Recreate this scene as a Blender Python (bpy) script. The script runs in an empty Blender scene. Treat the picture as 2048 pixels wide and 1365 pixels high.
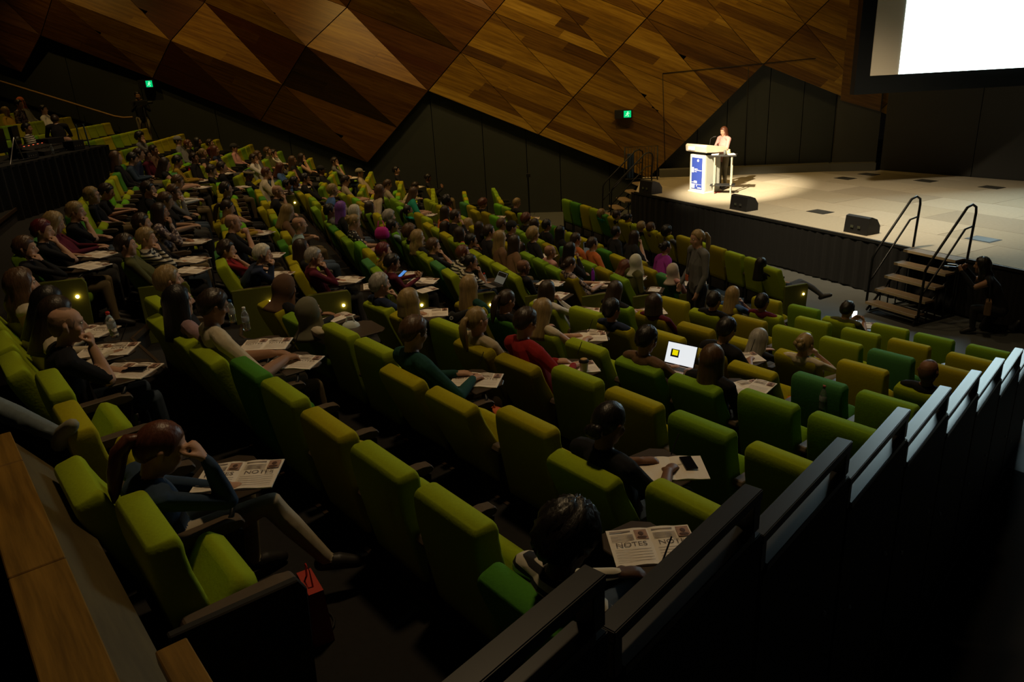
import bpy, bmesh, math, random
import numpy as np
from mathutils import Matrix, Vector
R = math.radians
D = bpy.data
scene = bpy.context.scene
col = scene.collection
random.seed(7)
rng = np.random.RandomState(11)

# ------------------------------------------------------------------ camera
cam_d = D.cameras.new('camera'); cam = D.objects.new('camera', cam_d); col.objects.link(cam)
scene.camera = cam
cam_d.sensor_width = 36; cam_d.lens = 36 * 1525 / 2048; cam_d.clip_end = 200; cam_d.clip_start = .05
PITCH, ROLL = .351, -.055
F_ = Vector((0, math.cos(PITCH), -math.sin(PITCH))); U_ = Vector((0, math.sin(PITCH), math.cos(PITCH))); R_ = Vector((1, 0, 0))
cx = R_ * math.cos(ROLL) + U_ * math.sin(ROLL); cy = U_ * math.cos(ROLL) - R_ * math.sin(ROLL)
m = Matrix.Identity(4)
for i in range(3): m[i][0] = cx[i]; m[i][1] = cy[i]; m[i][2] = -F_[i]
m.translation = (0, 0, 4.72); cam.matrix_world = m

# ------------------------------------------------------------------ world, view, lights
w = D.worlds.new('world'); scene.world = w; w.use_nodes = True
w.node_tree.nodes['Background'].inputs[0].default_value = (.9, .75, .6, 1)
w.node_tree.nodes['Background'].inputs[1].default_value = .0015
vs = scene.view_settings
vs.view_transform = 'Standard'; vs.look = 'None'; vs.exposure = 0; vs.gamma = 1; vs.use_curve_mapping = False

def lamp(name, kind, loc, aim, power, colour, size=1.0, size_y=None, spot=60, blend=.6):
    l = D.lights.new(name, kind); l.energy = power; l.color = colour
    if kind == 'AREA':
        l.size = size
        if size_y: l.shape = 'RECTANGLE'; l.size_y = size_y
    else: l.shadow_soft_size = size
    if kind == 'SPOT': l.spot_size = R(spot); l.spot_blend = blend
    o = D.objects.new(name, l); col.objects.link(o); o.location = loc
    o.rotation_euler = (Vector(aim) - Vector(loc)).to_track_quat('-Z', 'Y').to_euler()
    return o
WARM = (1.0, .70, .36); STAGE = (1.0, .83, .56)
# dim house lights in the ceiling over the seating
for x, y, p in [(-1.5, 4.5, 150), (3.5, 8.5, 80), (-5, 11, 135), (1.5, 14, 105), (-9.5, 17, 150), (-3, 20.5, 150)]:
    lamp('house_light', 'SPOT', (x + 1.6, y + 1.3, 11.5), (x + 1.6, y + 1.3, 0), p * 4.3, WARM, .35, spot=95, blend=.8)
# wall washers above the timber wall
for x, y, p in [(-14, 23.2, 40), (-8.5, 22.6, 60), (-3, 21.6, 70), (2.2, 21.0, 95), (6.0, 20.6, 75)]:
    lamp('wall_washer', 'SPOT', (x, y, 11.4), (x + .8, 24.9, 4.4), p * 8.5, (1.0, .62, .16), .15, spot=85, blend=.9)
# stage lights
lamp('stage_spot', 'SPOT', (-1.0, 12.0, 10.5), (6.3, 20.9, 1.3), 42000, STAGE, .12, spot=14, blend=.9)
lamp('stage_wash', 'SPOT', (4.0, 13.5, 10.5), (8.2, 17.2, 1.07), 5600, (1.0, .80, .52), .3, spot=52, blend=1)

SEATS=[
(1,1,0,0.052,2.369,1.914,38,4,1,1,5),
(1,0,0,-1.529,2.542,2.159,38,1,0,1,-1),
(1,1,1,-0.36,2.897,1.914,38,1,0,1,-1),
(1,0,1,-1.893,3.007,2.159,38,1,1,1,0),
(1,1,2,-0.736,3.378,1.914,38,1,0,1,-1),
(1,2,0,0.787,3.235,1.669,38,1,0,1,-1),
(1,2,1,0.399,3.732,1.669,38,1,1,1,9),
(1,1,3,-1.105,3.851,1.914,38,0,0,1,-1),
(1,0,2,-2.33,3.567,2.159,38,0,0,1,-1),
(1,2,2,0.005,4.236,1.669,38,0,0,1,-1),
(1,3,0,1.571,4.038,1.425,38,1,0,1,-1),
(1,1,4,-1.493,4.347,1.914,38,1,0,1,-1),
(1,0,3,-2.724,4.071,2.159,38,1,0,1,-1),
(1,2,3,-0.389,4.74,1.669,38,0,1,1,-1),
(1,3,1,1.183,4.535,1.425,38,2,0,1,-1),
(1,1,5,-1.825,4.773,1.914,38,4,0,1,-1),
(1,3,2,0.814,5.007,1.425,38,0,0,1,-1),
(1,2,4,-0.771,5.229,1.669,38,0,1,1,10),
(1,0,4,-3.112,4.568,2.159,38,1,1,1,1),
(1,1,6,-2.164,5.206,1.914,38,1,1,1,6),
(1,3,3,0.438,5.488,1.425,38,1,0,1,-1),
(1,4,0,2.312,4.896,1.18,38,2,0,1,-1),
(1,2,5,-1.165,5.733,1.669,38,1,0,1,-1),
(1,4,1,1.936,5.377,1.18,38,2,0,1,-1),
(1,0,5,-3.463,5.017,2.159,38,1,1,1,2),
(1,3,4,0.075,5.953,1.425,38,3,1,1,13),
(1,1,7,-2.509,5.648,1.914,38,1,1,1,7),
(1,4,2,1.548,5.873,1.18,38,2,1,1,17),
(1,2,6,-1.522,6.19,1.669,38,1,0,1,-1),
(1,3,5,-0.295,6.426,1.425,38,3,1,1,14),
(1,0,6,-3.844,5.505,2.159,38,1,1,1,3),
(1,1,8,-2.841,6.073,1.914,38,1,1,1,8),
(1,4,3,1.167,6.362,1.18,38,2,1,1,18),
(1,5,0,3.065,5.738,0.935,38,2,0,1,-1),
(1,2,7,-1.903,6.679,1.669,38,2,1,1,11),
(1,3,6,-0.664,6.899,1.425,38,1,0,1,-1),
(1,5,1,2.689,6.219,0.935,38,5,0,1,-1),
(1,4,4,0.748,6.898,1.18,38,1,1,1,-1),
(1,1,9,-3.186,6.514,1.914,38,1,0,1,-1),
(1,0,7,-4.22,5.986,2.159,38,1,1,1,4),
(1,5,2,2.314,6.7,0.935,38,0,1,1,-1),
(1,3,7,-1.003,7.332,1.425,38,0,1,1,15),
(1,2,8,-2.267,7.144,1.669,38,0,1,1,12),
(1,4,5,0.354,7.402,1.18,38,1,1,1,19),
(1,5,3,1.957,7.157,0.935,38,3,1,1,22),
(1,6,0,3.867,6.518,0.691,38,1,1,1,25),
(1,3,8,-1.36,7.789,1.425,38,1,1,1,16),
(1,5,4,1.593,7.622,0.935,38,0,0,1,-1),
(1,4,6,-0.028,7.891,1.18,38,4,1,1,20),
(1,6,1,3.467,7.03,0.691,38,0,0,1,-1),
(1,5,5,1.206,8.118,0.935,38,0,1,1,23),
(1,6,2,3.067,7.542,0.691,38,0,1,1,26),
(1,4,7,-0.416,8.387,1.18,38,3,1,1,21),
(1,6,3,2.636,8.094,0.691,38,0,1,1,27),
(1,5,6,0.848,8.575,0.935,38,1,0,1,-1),
(1,7,0,4.596,7.391,0.446,38,3,0,1,-1),
(1,6,4,2.242,8.598,0.691,38,3,1,1,-1),
(1,5,7,0.479,9.048,0.935,38,1,1,1,24),
(1,7,1,4.208,7.888,0.446,38,5,0,1,-1),
(2,0,0,-5.081,8.007,2.159,21,2,1,1,34),
(2,1,0,-4.245,8.558,1.914,21,2,1,1,40),
(1,7,2,3.838,8.361,0.446,38,1,0,1,-1),
(1,6,5,1.829,9.126,0.691,38,3,1,1,28),
(2,2,0,-3.426,9.096,1.669,21,1,1,1,48),
(1,7,3,3.444,8.865,0.446,38,1,0,1,-1),
(2,0,1,-5.269,8.564,2.159,21,5,1,1,35),
(1,6,6,1.454,9.607,0.691,38,2,1,1,29),
(2,3,0,-2.661,9.593,1.425,21,0,1,1,55),
(2,1,1,-4.437,9.112,1.914,21,1,1,1,41),
(1,7,4,3.063,9.353,0.446,38,3,0,1,-1),
(1,8,0,5.343,8.241,0.201,38,0,0,1,-1),
(2,2,1,-3.625,9.645,1.669,21,5,1,1,49),
(2,4,0,-1.736,10.214,1.18,21,2,1,1,64),
(1,8,1,4.906,8.801,0.201,38,0,0,1,-1),
(1,7,5,2.687,9.834,0.446,38,1,1,1,30),
(2,0,2,-5.456,9.121,2.159,21,5,1,1,36),
(2,3,1,-2.869,10.134,1.425,21,0,1,1,56),
(2,1,2,-4.63,9.665,1.914,21,4,1,1,42),
(1,8,2,4.524,9.289,0.201,38,1,0,1,-1),
(2,2,2,-3.824,10.193,1.669,21,1,1,1,50),
(1,7,6,2.293,10.338,0.446,38,0,0,1,-1),
(2,4,1,-1.943,10.756,1.18,21,5,1,1,65),
(2,5,0,-0.81,10.836,0.935,21,1,1,1,73),
(1,8,3,4.099,9.833,0.201,38,1,0,1,-1),
(2,0,3,-5.644,9.678,2.159,21,0,1,1,37),
(2,3,2,-3.077,10.675,1.425,21,1,0,1,-1),
(1,9,0,6.018,8.946,0.0,38,2,0,1,-1),
(2,1,3,-4.823,10.218,1.914,21,0,1,1,43),
(1,8,4,3.699,10.345,0.201,38,1,1,1,31),
(1,9,1,5.611,9.467,0.0,38,2,0,1,-1),
(2,2,3,-4.022,10.742,1.669,21,0,0,1,-1),
(2,5,1,-1.018,11.377,0.935,21,5,1,1,74),
(2,4,2,-2.151,11.297,1.18,21,0,0,1,-1),
(1,9,2,5.242,9.939,0.0,38,1,0,1,-1),
(2,6,0,0.115,11.457,0.691,21,1,1,1,84),
(2,0,4,-5.832,10.235,2.159,21,4,0,1,-1),
(2,3,3,-3.285,11.217,1.425,21,4,1,1,57),
(1,8,5,3.262,10.905,0.201,38,0,1,1,32),
(2,1,4,-5.016,10.771,1.914,21,2,0,1,-1),
(1,9,3,4.823,10.475,0.0,38,1,1,1,33),
(2,2,4,-4.221,11.291,1.669,21,2,0,1,-1),
(2,5,2,-1.226,11.919,0.935,21,1,1,1,75),
(2,4,3,-2.359,11.839,1.18,21,6,0,1,-1),
(2,6,1,-0.092,11.999,0.691,21,1,1,1,89),
(1,9,4,4.429,10.979,0.0,38,2,0,1,-1),
(2,0,5,-6.02,10.792,2.159,21,1,0,1,-1),
(2,3,4,-3.492,11.758,1.425,21,0,0,1,-1),
(2,7,0,1.041,12.079,0.446,21,3,1,1,96),
(2,1,5,-5.208,11.325,1.914,21,1,1,1,44),
(1,9,5,4.029,11.492,0.0,38,0,0,1,-1),
(2,2,5,-4.42,11.839,1.669,21,3,1,1,51),
(2,5,3,-1.434,12.46,0.935,21,1,1,1,76),
(2,4,4,-2.567,12.38,1.18,21,2,1,1,66),
(2,6,2,-0.3,12.54,0.691,21,1,1,1,90),
(2,0,6,-6.207,11.35,2.159,21,0,1,1,38),
(2,3,5,-3.7,12.3,1.425,21,1,1,1,58),
(2,7,1,0.833,12.62,0.446,21,2,1,1,98),
(2,1,6,-5.401,11.878,1.914,21,6,1,1,47),
(2,8,0,1.967,12.7,0.201,21,2,1,1,106),
(2,2,6,-4.619,12.388,1.669,21,5,0,1,-1),
(2,5,4,-1.641,13.002,0.935,21,2,1,1,77),
(2,6,3,-0.508,13.082,0.691,21,1,1,1,91),
(2,4,5,-2.775,12.921,1.18,21,1,1,1,67),
(2,7,2,0.625,13.162,0.446,21,2,1,1,97),
(2,0,7,-6.395,11.907,2.159,21,1,1,1,39),
(2,3,6,-3.908,12.841,1.425,21,4,0,1,-1),
(2,1,7,-5.594,12.431,1.914,21,4,1,1,45),
(2,8,1,1.759,13.242,0.201,21,3,1,1,105),
(2,2,7,-4.818,12.936,1.669,21,6,0,1,-1),
(2,5,5,-1.849,13.543,0.935,21,2,0,1,-1),
(2,6,4,-0.716,13.623,0.691,21,2,1,1,85),
(2,4,6,-2.983,13.463,1.18,21,4,1,1,68),
(2,7,3,0.417,13.703,0.446,21,2,1,1,99),
(2,9,0,2.892,13.322,0.0,21,5,1,1,114),
(2,0,8,-6.583,12.464,2.159,21,2,0,1,-1),
(2,3,7,-4.116,13.383,1.425,21,1,0,1,-1),
(2,1,8,-5.787,12.985,1.914,21,0,0,1,-1),
(2,8,2,1.551,13.783,0.201,21,2,1,1,107),
(2,5,6,-2.057,14.085,0.935,21,6,1,1,78),
(2,6,5,-0.924,14.165,0.691,21,1,1,1,86),
(2,2,8,-5.016,13.485,1.669,21,3,1,1,52),
(2,4,7,-3.191,14.004,1.18,21,2,1,1,69),
(2,9,1,2.684,13.863,0.0,21,3,1,1,115),
(2,7,4,0.21,14.245,0.446,21,1,1,1,88),
(2,0,9,-6.771,13.021,2.159,21,6,0,1,-1),
(2,3,8,-4.324,13.924,1.425,21,0,0,1,-1),
(2,10,0,4.827,13.451,0.0,21,1,1,1,119),
(2,8,3,1.343,14.325,0.201,21,0,1,1,108),
(2,1,9,-5.979,13.538,1.914,21,0,0,1,-1),
(2,5,7,-2.265,14.626,0.935,21,3,1,1,79),
(2,6,6,-1.132,14.706,0.691,21,0,1,1,92),
(2,9,2,2.476,14.405,0.0,21,3,0,1,-1),
(2,2,9,-5.215,14.033,1.669,21,3,0,1,-1),
(2,4,8,-3.398,14.546,1.18,21,6,0,1,-1),
(2,7,5,0.002,14.786,0.446,21,3,1,1,100),
(2,10,1,4.619,13.992,0.0,21,1,0,1,-1),
(2,0,10,-6.958,13.578,2.159,21,1,0,1,-1),
(2,3,9,-4.532,14.466,1.425,21,0,1,1,59),
(2,8,4,1.135,14.866,0.201,21,5,0,1,-1),
(2,1,10,-6.172,14.091,1.914,21,1,1,1,46),
(2,9,3,2.268,14.946,0.0,21,0,1,1,116),
(2,6,7,-1.339,15.248,0.691,21,1,1,1,87),
(2,5,8,-2.473,15.167,0.935,21,1,0,1,-1),
(2,10,2,4.411,14.534,0.0,21,1,0,1,-1),
(2,2,10,-5.414,14.582,1.669,21,3,0,1,-1),
(2,7,6,-0.206,15.328,0.446,21,2,1,1,101),
(2,4,9,-3.606,15.087,1.18,21,0,0,1,-1),
(2,8,5,0.927,15.408,0.201,21,3,1,1,109),
(2,3,10,-4.74,15.007,1.425,21,0,0,1,-1),
(2,0,11,-7.146,14.136,2.159,21,0,0,1,-1),
(2,1,11,-6.365,14.644,1.914,21,3,0,1,-1),
(2,9,4,2.061,15.488,0.0,21,4,1,1,117),
(2,10,3,4.204,15.075,0.0,21,3,0,1,-1),
(2,6,8,-1.547,15.789,0.691,21,0,1,1,93),
(2,5,9,-2.681,15.709,0.935,21,0,0,1,-1),
(2,7,7,-0.414,15.869,0.446,21,1,0,1,-1),
(2,2,11,-5.613,15.13,1.669,21,3,0,1,-1),
(2,4,10,-3.814,15.629,1.18,21,2,1,1,70),
(2,8,6,0.719,15.949,0.201,21,1,1,1,110),
(2,3,11,-4.947,15.549,1.425,21,4,0,1,-1),
(2,0,12,-7.334,14.693,2.159,21,4,0,1,-1),
(2,10,4,3.996,15.616,0.0,21,1,0,1,-1),
(2,9,5,1.853,16.029,0.0,21,0,0,1,-1),
(2,1,12,-6.558,15.198,1.914,21,1,0,1,-1),
(2,6,9,-1.755,16.331,0.691,21,1,0,1,-1),
(2,5,10,-2.889,16.25,0.935,21,2,1,1,80),
(2,7,8,-0.622,16.411,0.446,21,0,1,1,102),
(2,2,12,-5.812,15.679,1.669,21,3,0,1,-1),
(2,4,11,-4.022,16.17,1.18,21,1,0,1,-1),
(2,8,7,0.512,16.491,0.201,21,2,1,1,111),
(2,10,5,3.788,16.158,0.0,21,3,0,1,-1),
(2,3,12,-5.155,16.09,1.425,21,0,0,1,-1),
(2,0,13,-7.522,15.25,2.159,21,0,1,1,152),
(2,9,6,1.645,16.571,0.0,21,0,0,1,-1),
(2,1,13,-6.751,15.751,1.914,21,1,1,1,147),
(2,6,10,-1.963,16.872,0.691,21,3,0,1,-1),
(2,7,9,-0.83,16.952,0.446,21,0,1,1,103),
(2,5,11,-3.096,16.792,0.935,21,3,1,1,81),
(2,8,8,0.304,17.032,0.201,21,2,1,1,112),
(2,2,13,-6.01,16.227,1.669,21,6,0,1,-1),
(2,4,12,-4.23,16.712,1.18,21,2,0,1,-1),
(2,10,6,3.58,16.699,0.0,21,0,1,1,120),
(2,9,7,1.437,17.112,0.0,21,1,0,1,-1),
(2,3,13,-5.363,16.632,1.425,21,0,0,1,-1),
(2,0,14,-7.709,15.807,2.159,21,1,1,1,151),
(2,1,14,-6.943,16.304,1.914,21,5,0,1,-1),
(2,6,11,-2.171,17.413,0.691,21,2,1,1,83),
(2,7,10,-1.038,17.494,0.446,21,1,0,1,-1),
(2,5,12,-3.304,17.333,0.935,21,3,0,1,-1),
(2,8,9,0.096,17.574,0.201,21,0,0,1,-1),
(2,10,7,3.372,17.241,0.0,21,0,1,1,121),
(2,4,13,-4.438,17.253,1.18,21,0,0,1,-1),
(2,2,14,-6.209,16.776,1.669,21,1,1,1,54),
(2,9,8,1.229,17.654,0.0,21,0,0,1,-1),
(2,3,14,-5.571,17.173,1.425,21,4,1,1,62),
(2,0,15,-7.897,16.364,2.159,21,4,1,1,150),
(2,6,12,-2.379,17.955,0.691,21,6,1,1,94),
(2,7,11,-1.245,18.035,0.446,21,0,0,1,-1),
(2,1,15,-7.136,16.857,1.914,21,6,1,1,146),
(2,5,13,-3.512,17.875,0.935,21,6,0,1,-1),
(2,10,8,3.164,17.782,0.0,21,1,1,1,122),
(2,8,10,-0.112,18.115,0.201,21,2,0,1,-1),
(2,4,14,-4.646,17.795,1.18,21,0,1,1,72),
(2,2,15,-6.408,17.325,1.669,21,0,1,1,53),
(2,9,9,1.021,18.195,0.0,21,4,0,1,-1),
(2,3,15,-5.779,17.715,1.425,21,4,1,1,63),
(2,6,13,-2.587,18.496,0.691,21,2,0,1,-1),
(2,7,12,-1.453,18.577,0.446,21,0,1,1,104),
(2,10,9,2.956,18.324,0.0,21,0,1,1,123),
(2,5,14,-3.72,18.416,0.935,21,0,0,1,-1),
(2,8,11,-0.32,18.657,0.201,21,6,0,1,-1),
(2,9,10,0.814,18.737,0.0,21,0,0,1,-1),
(2,4,15,-4.853,18.336,1.18,21,2,1,1,60),
(2,10,10,2.749,18.865,0.0,21,0,1,1,124),
(2,7,13,-1.661,19.118,0.446,21,0,0,1,-1),
(2,6,14,-2.794,19.038,0.691,21,2,0,1,-1),
(2,8,12,-0.528,19.198,0.201,21,3,0,1,-1),
(2,5,15,-3.928,18.958,0.935,21,1,1,1,71),
(2,9,11,0.606,19.278,0.0,21,3,0,1,-1),
(2,10,11,2.541,19.407,0.0,21,4,1,1,125),
(2,7,14,-1.869,19.659,0.446,21,1,0,1,-1),
(2,6,15,-3.002,19.579,0.691,21,2,1,1,82),
(2,8,13,-0.736,19.74,0.201,21,0,1,1,113),
(2,9,12,0.398,19.82,0.0,21,2,0,1,-1),
(2,10,12,2.333,19.948,0.0,21,1,0,1,-1),
(2,7,15,-2.077,20.201,0.446,21,1,0,1,-1),
(2,8,14,-0.943,20.281,0.201,21,0,0,1,-1),
(3,2,0,-7.615,19.055,1.669,5,0,1,1,142),
(3,1,0,-8.545,18.685,1.914,5,1,1,1,149),
(3,3,0,-6.685,19.425,1.425,5,1,0,1,-1),
(3,0,0,-9.475,18.315,2.159,5,1,0,1,-1),
(2,9,13,0.19,20.361,0.0,21,3,1,1,118),
(3,4,0,-5.755,19.795,1.18,5,1,1,1,61),
(3,-1,0,-10.405,17.945,2.403,5,0,0,1,-1),
(3,5,0,-4.825,20.165,0.935,5,2,0,1,-1),
(3,-2,0,-11.335,17.575,2.648,5,0,0,1,-1),
(2,10,13,2.125,20.49,0.0,21,0,0,1,-1),
(3,6,0,-3.895,20.535,0.691,5,1,0,1,-1),
(2,8,15,-1.151,20.823,0.201,21,5,0,1,-1),
(3,1,1,-8.596,19.263,1.914,5,0,1,1,148),
(3,2,1,-7.666,19.633,1.669,5,1,0,1,-1),
(3,0,1,-9.526,18.893,2.159,5,1,0,1,-1),
(3,3,1,-6.736,20.003,1.425,5,0,0,1,-1),
(2,9,14,-0.018,20.903,0.0,21,2,0,1,-1),
(3,-1,1,-10.456,18.523,2.403,5,1,0,1,-1),
(3,4,1,-5.806,20.373,1.18,5,6,1,1,133),
(3,7,0,-2.965,20.905,0.446,5,6,0,1,-1),
(3,-2,1,-11.386,18.153,2.648,5,2,0,1,-1),
(2,10,14,1.917,21.031,0.0,21,4,0,1,-1),
(3,5,1,-4.876,20.743,0.935,5,0,0,1,-1),
(3,8,0,-2.035,21.275,0.201,5,1,0,1,-1),
(3,6,1,-3.946,21.113,0.691,5,2,0,1,-1),
(3,1,2,-8.646,19.84,1.914,5,1,0,1,-1),
(3,2,2,-7.716,20.21,1.669,5,1,1,1,140),
(3,0,2,-9.576,19.47,2.159,5,0,0,1,-1),
(2,9,15,-0.226,21.444,0.0,21,6,0,1,-1),
(3,3,2,-6.786,20.58,1.425,5,0,0,1,-1),
(3,-1,2,-10.506,19.1,2.403,5,2,0,1,-1),
(3,4,2,-5.856,20.95,1.18,5,1,0,1,-1),
(3,7,1,-3.016,21.483,0.446,5,0,0,1,-1),
(3,-2,2,-11.436,18.73,2.648,5,1,0,1,-1),
(2,10,15,1.709,21.573,0.0,21,2,0,1,-1),
(3,9,0,-1.105,21.645,0.0,5,2,0,1,-1),
(3,5,2,-4.926,21.32,0.935,5,1,1,1,130),
(3,8,1,-2.086,21.853,0.201,5,1,0,1,-1),
(3,1,3,-8.697,20.418,1.914,5,0,0,1,-1),
(3,6,2,-3.996,21.69,0.691,5,0,0,1,-1),
(3,2,3,-7.767,20.788,1.669,5,0,0,1,-1),
(3,0,3,-9.627,20.048,2.159,5,2,0,1,-1),
(3,10,0,-0.175,22.015,0.0,5,0,0,1,-1),
(3,3,3,-6.837,21.158,1.425,5,6,1,1,137),
(3,-1,3,-10.557,19.678,2.403,5,0,0,1,-1),
(3,4,3,-5.907,21.528,1.18,5,1,0,1,-1),
(3,-2,3,-11.487,19.308,2.648,5,6,0,1,-1),
(3,7,2,-3.066,22.06,0.446,5,6,1,1,95),
(3,9,1,-1.156,22.223,0.0,5,6,0,1,-1),
(3,5,3,-4.977,21.898,0.935,5,2,0,1,-1),
(3,1,4,-8.747,20.996,1.914,5,6,0,1,-1),
(3,8,2,-2.136,22.43,0.201,5,1,0,1,-1),
(3,0,4,-9.677,20.626,2.159,5,1,0,1,-1),
(3,6,3,-4.047,22.268,0.691,5,6,1,0,128),
(3,2,4,-7.817,21.366,1.669,5,6,1,0,139),
(3,-1,4,-10.607,20.256,2.403,5,2,0,0,-1),
(3,10,1,-0.226,22.593,0.0,5,1,0,0,-1),
(3,3,4,-6.887,21.736,1.425,5,1,1,0,136),
(3,-2,4,-11.537,19.886,2.648,5,1,0,0,-1),
(3,4,4,-5.957,22.106,1.18,5,1,1,0,132),
(3,7,3,-3.117,22.638,0.446,5,1,0,0,-1),
(3,9,2,-1.206,22.8,0.0,5,0,0,0,-1),
(3,-3,4,-12.467,19.516,2.893,5,1,0,0,-1),
(3,5,4,-5.027,22.476,0.935,5,6,0,0,-1),
(3,1,5,-8.798,21.574,1.914,5,6,1,0,145),
(3,0,5,-9.728,21.204,2.159,5,1,1,0,153),
(3,8,3,-2.187,23.008,0.201,5,1,0,0,-1),
(3,2,5,-7.868,21.944,1.669,5,1,0,0,-1),
(3,6,4,-4.097,22.846,0.691,5,6,0,0,-1),
(3,-1,5,-10.658,20.834,2.403,5,1,0,0,-1),
(3,3,5,-6.938,22.314,1.425,5,6,0,0,-1),
(3,10,2,-0.276,23.17,0.0,5,2,0,0,-1),
(3,-2,5,-11.588,20.464,2.648,5,1,0,0,-1),
(3,4,5,-6.008,22.684,1.18,5,2,0,0,-1),
(3,7,4,-3.167,23.216,0.446,5,1,0,0,-1),
(3,-3,5,-12.518,20.094,2.893,5,2,0,0,-1),
(3,9,3,-1.257,23.378,0.0,5,2,0,0,-1),
(3,5,5,-5.078,23.054,0.935,5,2,0,0,-1),
(3,1,6,-8.848,22.152,1.914,5,1,1,0,144),
(3,0,6,-9.778,21.782,2.159,5,2,0,0,-1),
(3,2,6,-7.918,22.522,1.669,5,2,0,0,-1),
(3,8,4,-2.237,23.586,0.201,5,1,0,0,-1),
(3,-1,6,-10.708,21.412,2.403,5,0,0,0,-1),
(3,6,5,-4.148,23.424,0.691,5,1,0,0,-1),
(3,3,6,-6.988,22.892,1.425,5,2,0,0,-1),
(3,10,3,-0.327,23.748,0.0,5,2,0,0,-1),
(3,-2,6,-11.638,21.042,2.648,5,0,0,0,-1),
(3,4,6,-6.058,23.262,1.18,5,6,1,0,131),
(3,-3,6,-12.568,20.672,2.893,5,6,0,0,-1),
(3,7,5,-3.218,23.794,0.446,5,0,0,0,-1),
(3,9,4,-1.307,23.956,0.0,5,0,0,0,-1),
(3,5,6,-5.128,23.632,0.935,5,0,1,0,129),
(3,0,7,-9.829,22.359,2.159,5,6,0,0,-1),
(3,1,7,-8.899,22.729,1.914,5,2,1,0,143),
(3,-1,7,-10.759,21.989,2.403,5,2,0,0,-1),
(3,2,7,-7.969,23.099,1.669,5,2,1,0,138),
(3,8,5,-2.288,24.164,0.201,5,6,1,0,126),
(3,6,6,-4.198,24.002,0.691,5,6,0,0,-1),
(3,-2,7,-11.689,21.619,2.648,5,6,0,0,-1),
(3,3,7,-7.039,23.469,1.425,5,2,1,0,135),
(3,10,4,-0.377,24.326,0.0,5,2,0,0,-1),
(3,-3,7,-12.619,21.249,2.893,5,1,0,0,-1),
(3,4,7,-6.109,23.839,1.18,5,6,0,0,-1),
(3,7,6,-3.268,24.372,0.446,5,6,1,0,127),
(3,5,7,-5.179,24.209,0.935,5,2,0,0,-1),
(3,0,8,-9.879,22.937,2.159,5,0,0,0,-1),
(3,1,8,-8.949,23.307,1.914,5,1,0,0,-1),
(3,-1,8,-10.809,22.567,2.403,5,1,0,0,-1),
(3,2,8,-8.019,23.677,1.669,5,6,0,0,-1),
(3,-2,8,-11.739,22.197,2.648,5,0,0,0,-1),
(3,6,7,-4.249,24.579,0.691,5,1,0,0,-1),
(3,3,8,-7.089,24.047,1.425,5,2,1,0,134),
(3,-3,8,-12.669,21.827,2.893,5,1,0,0,-1),
(3,4,8,-6.159,24.417,1.18,5,2,0,0,-1),
(3,-4,8,-13.599,21.457,3.137,5,0,0,0,-1),
(3,5,8,-5.229,24.787,0.935,5,5,0,0,-1),
(3,0,9,-9.93,23.515,2.159,5,0,0,0,-1),
(3,1,9,-9.0,23.885,1.914,5,0,1,0,141),
(3,-1,9,-10.86,23.145,2.403,5,1,0,0,-1),
(3,2,9,-8.07,24.255,1.669,5,2,0,0,-1),
(3,-2,9,-11.79,22.775,2.648,5,1,0,0,-1),
(3,3,9,-7.14,24.625,1.425,5,5,0,0,-1),
(3,-3,9,-12.72,22.405,2.893,5,1,1,0,154),
(3,4,9,-6.21,24.995,1.18,5,6,0,0,-1),
(3,-4,9,-13.65,22.035,3.137,5,0,1,0,157),
(3,0,10,-9.981,24.093,2.159,5,6,0,0,-1),
(3,-1,10,-10.911,23.723,2.403,5,5,0,0,-1),
(3,1,10,-9.051,24.463,1.914,5,1,0,0,-1),
(3,-2,10,-11.841,23.353,2.648,5,1,0,0,-1),
(3,2,10,-8.121,24.833,1.669,5,1,0,0,-1),
(3,-3,10,-12.771,22.983,2.893,5,6,0,0,-1),
(3,3,10,-7.191,25.203,1.425,5,5,0,0,-1),
(3,-4,10,-13.701,22.613,3.137,5,1,1,0,156),
(3,0,11,-10.031,24.671,2.159,5,0,0,0,-1),
(3,-1,11,-10.961,24.301,2.403,5,6,0,0,-1),
(3,1,11,-9.101,25.041,1.914,5,6,0,0,-1),
(3,-2,11,-11.891,23.931,2.648,5,6,0,0,-1),
(3,2,11,-8.171,25.411,1.669,5,0,0,0,-1),
(3,-3,11,-12.821,23.561,2.893,5,6,0,0,-1),
(3,-4,11,-13.751,23.191,3.137,5,6,1,0,155),
]
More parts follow.
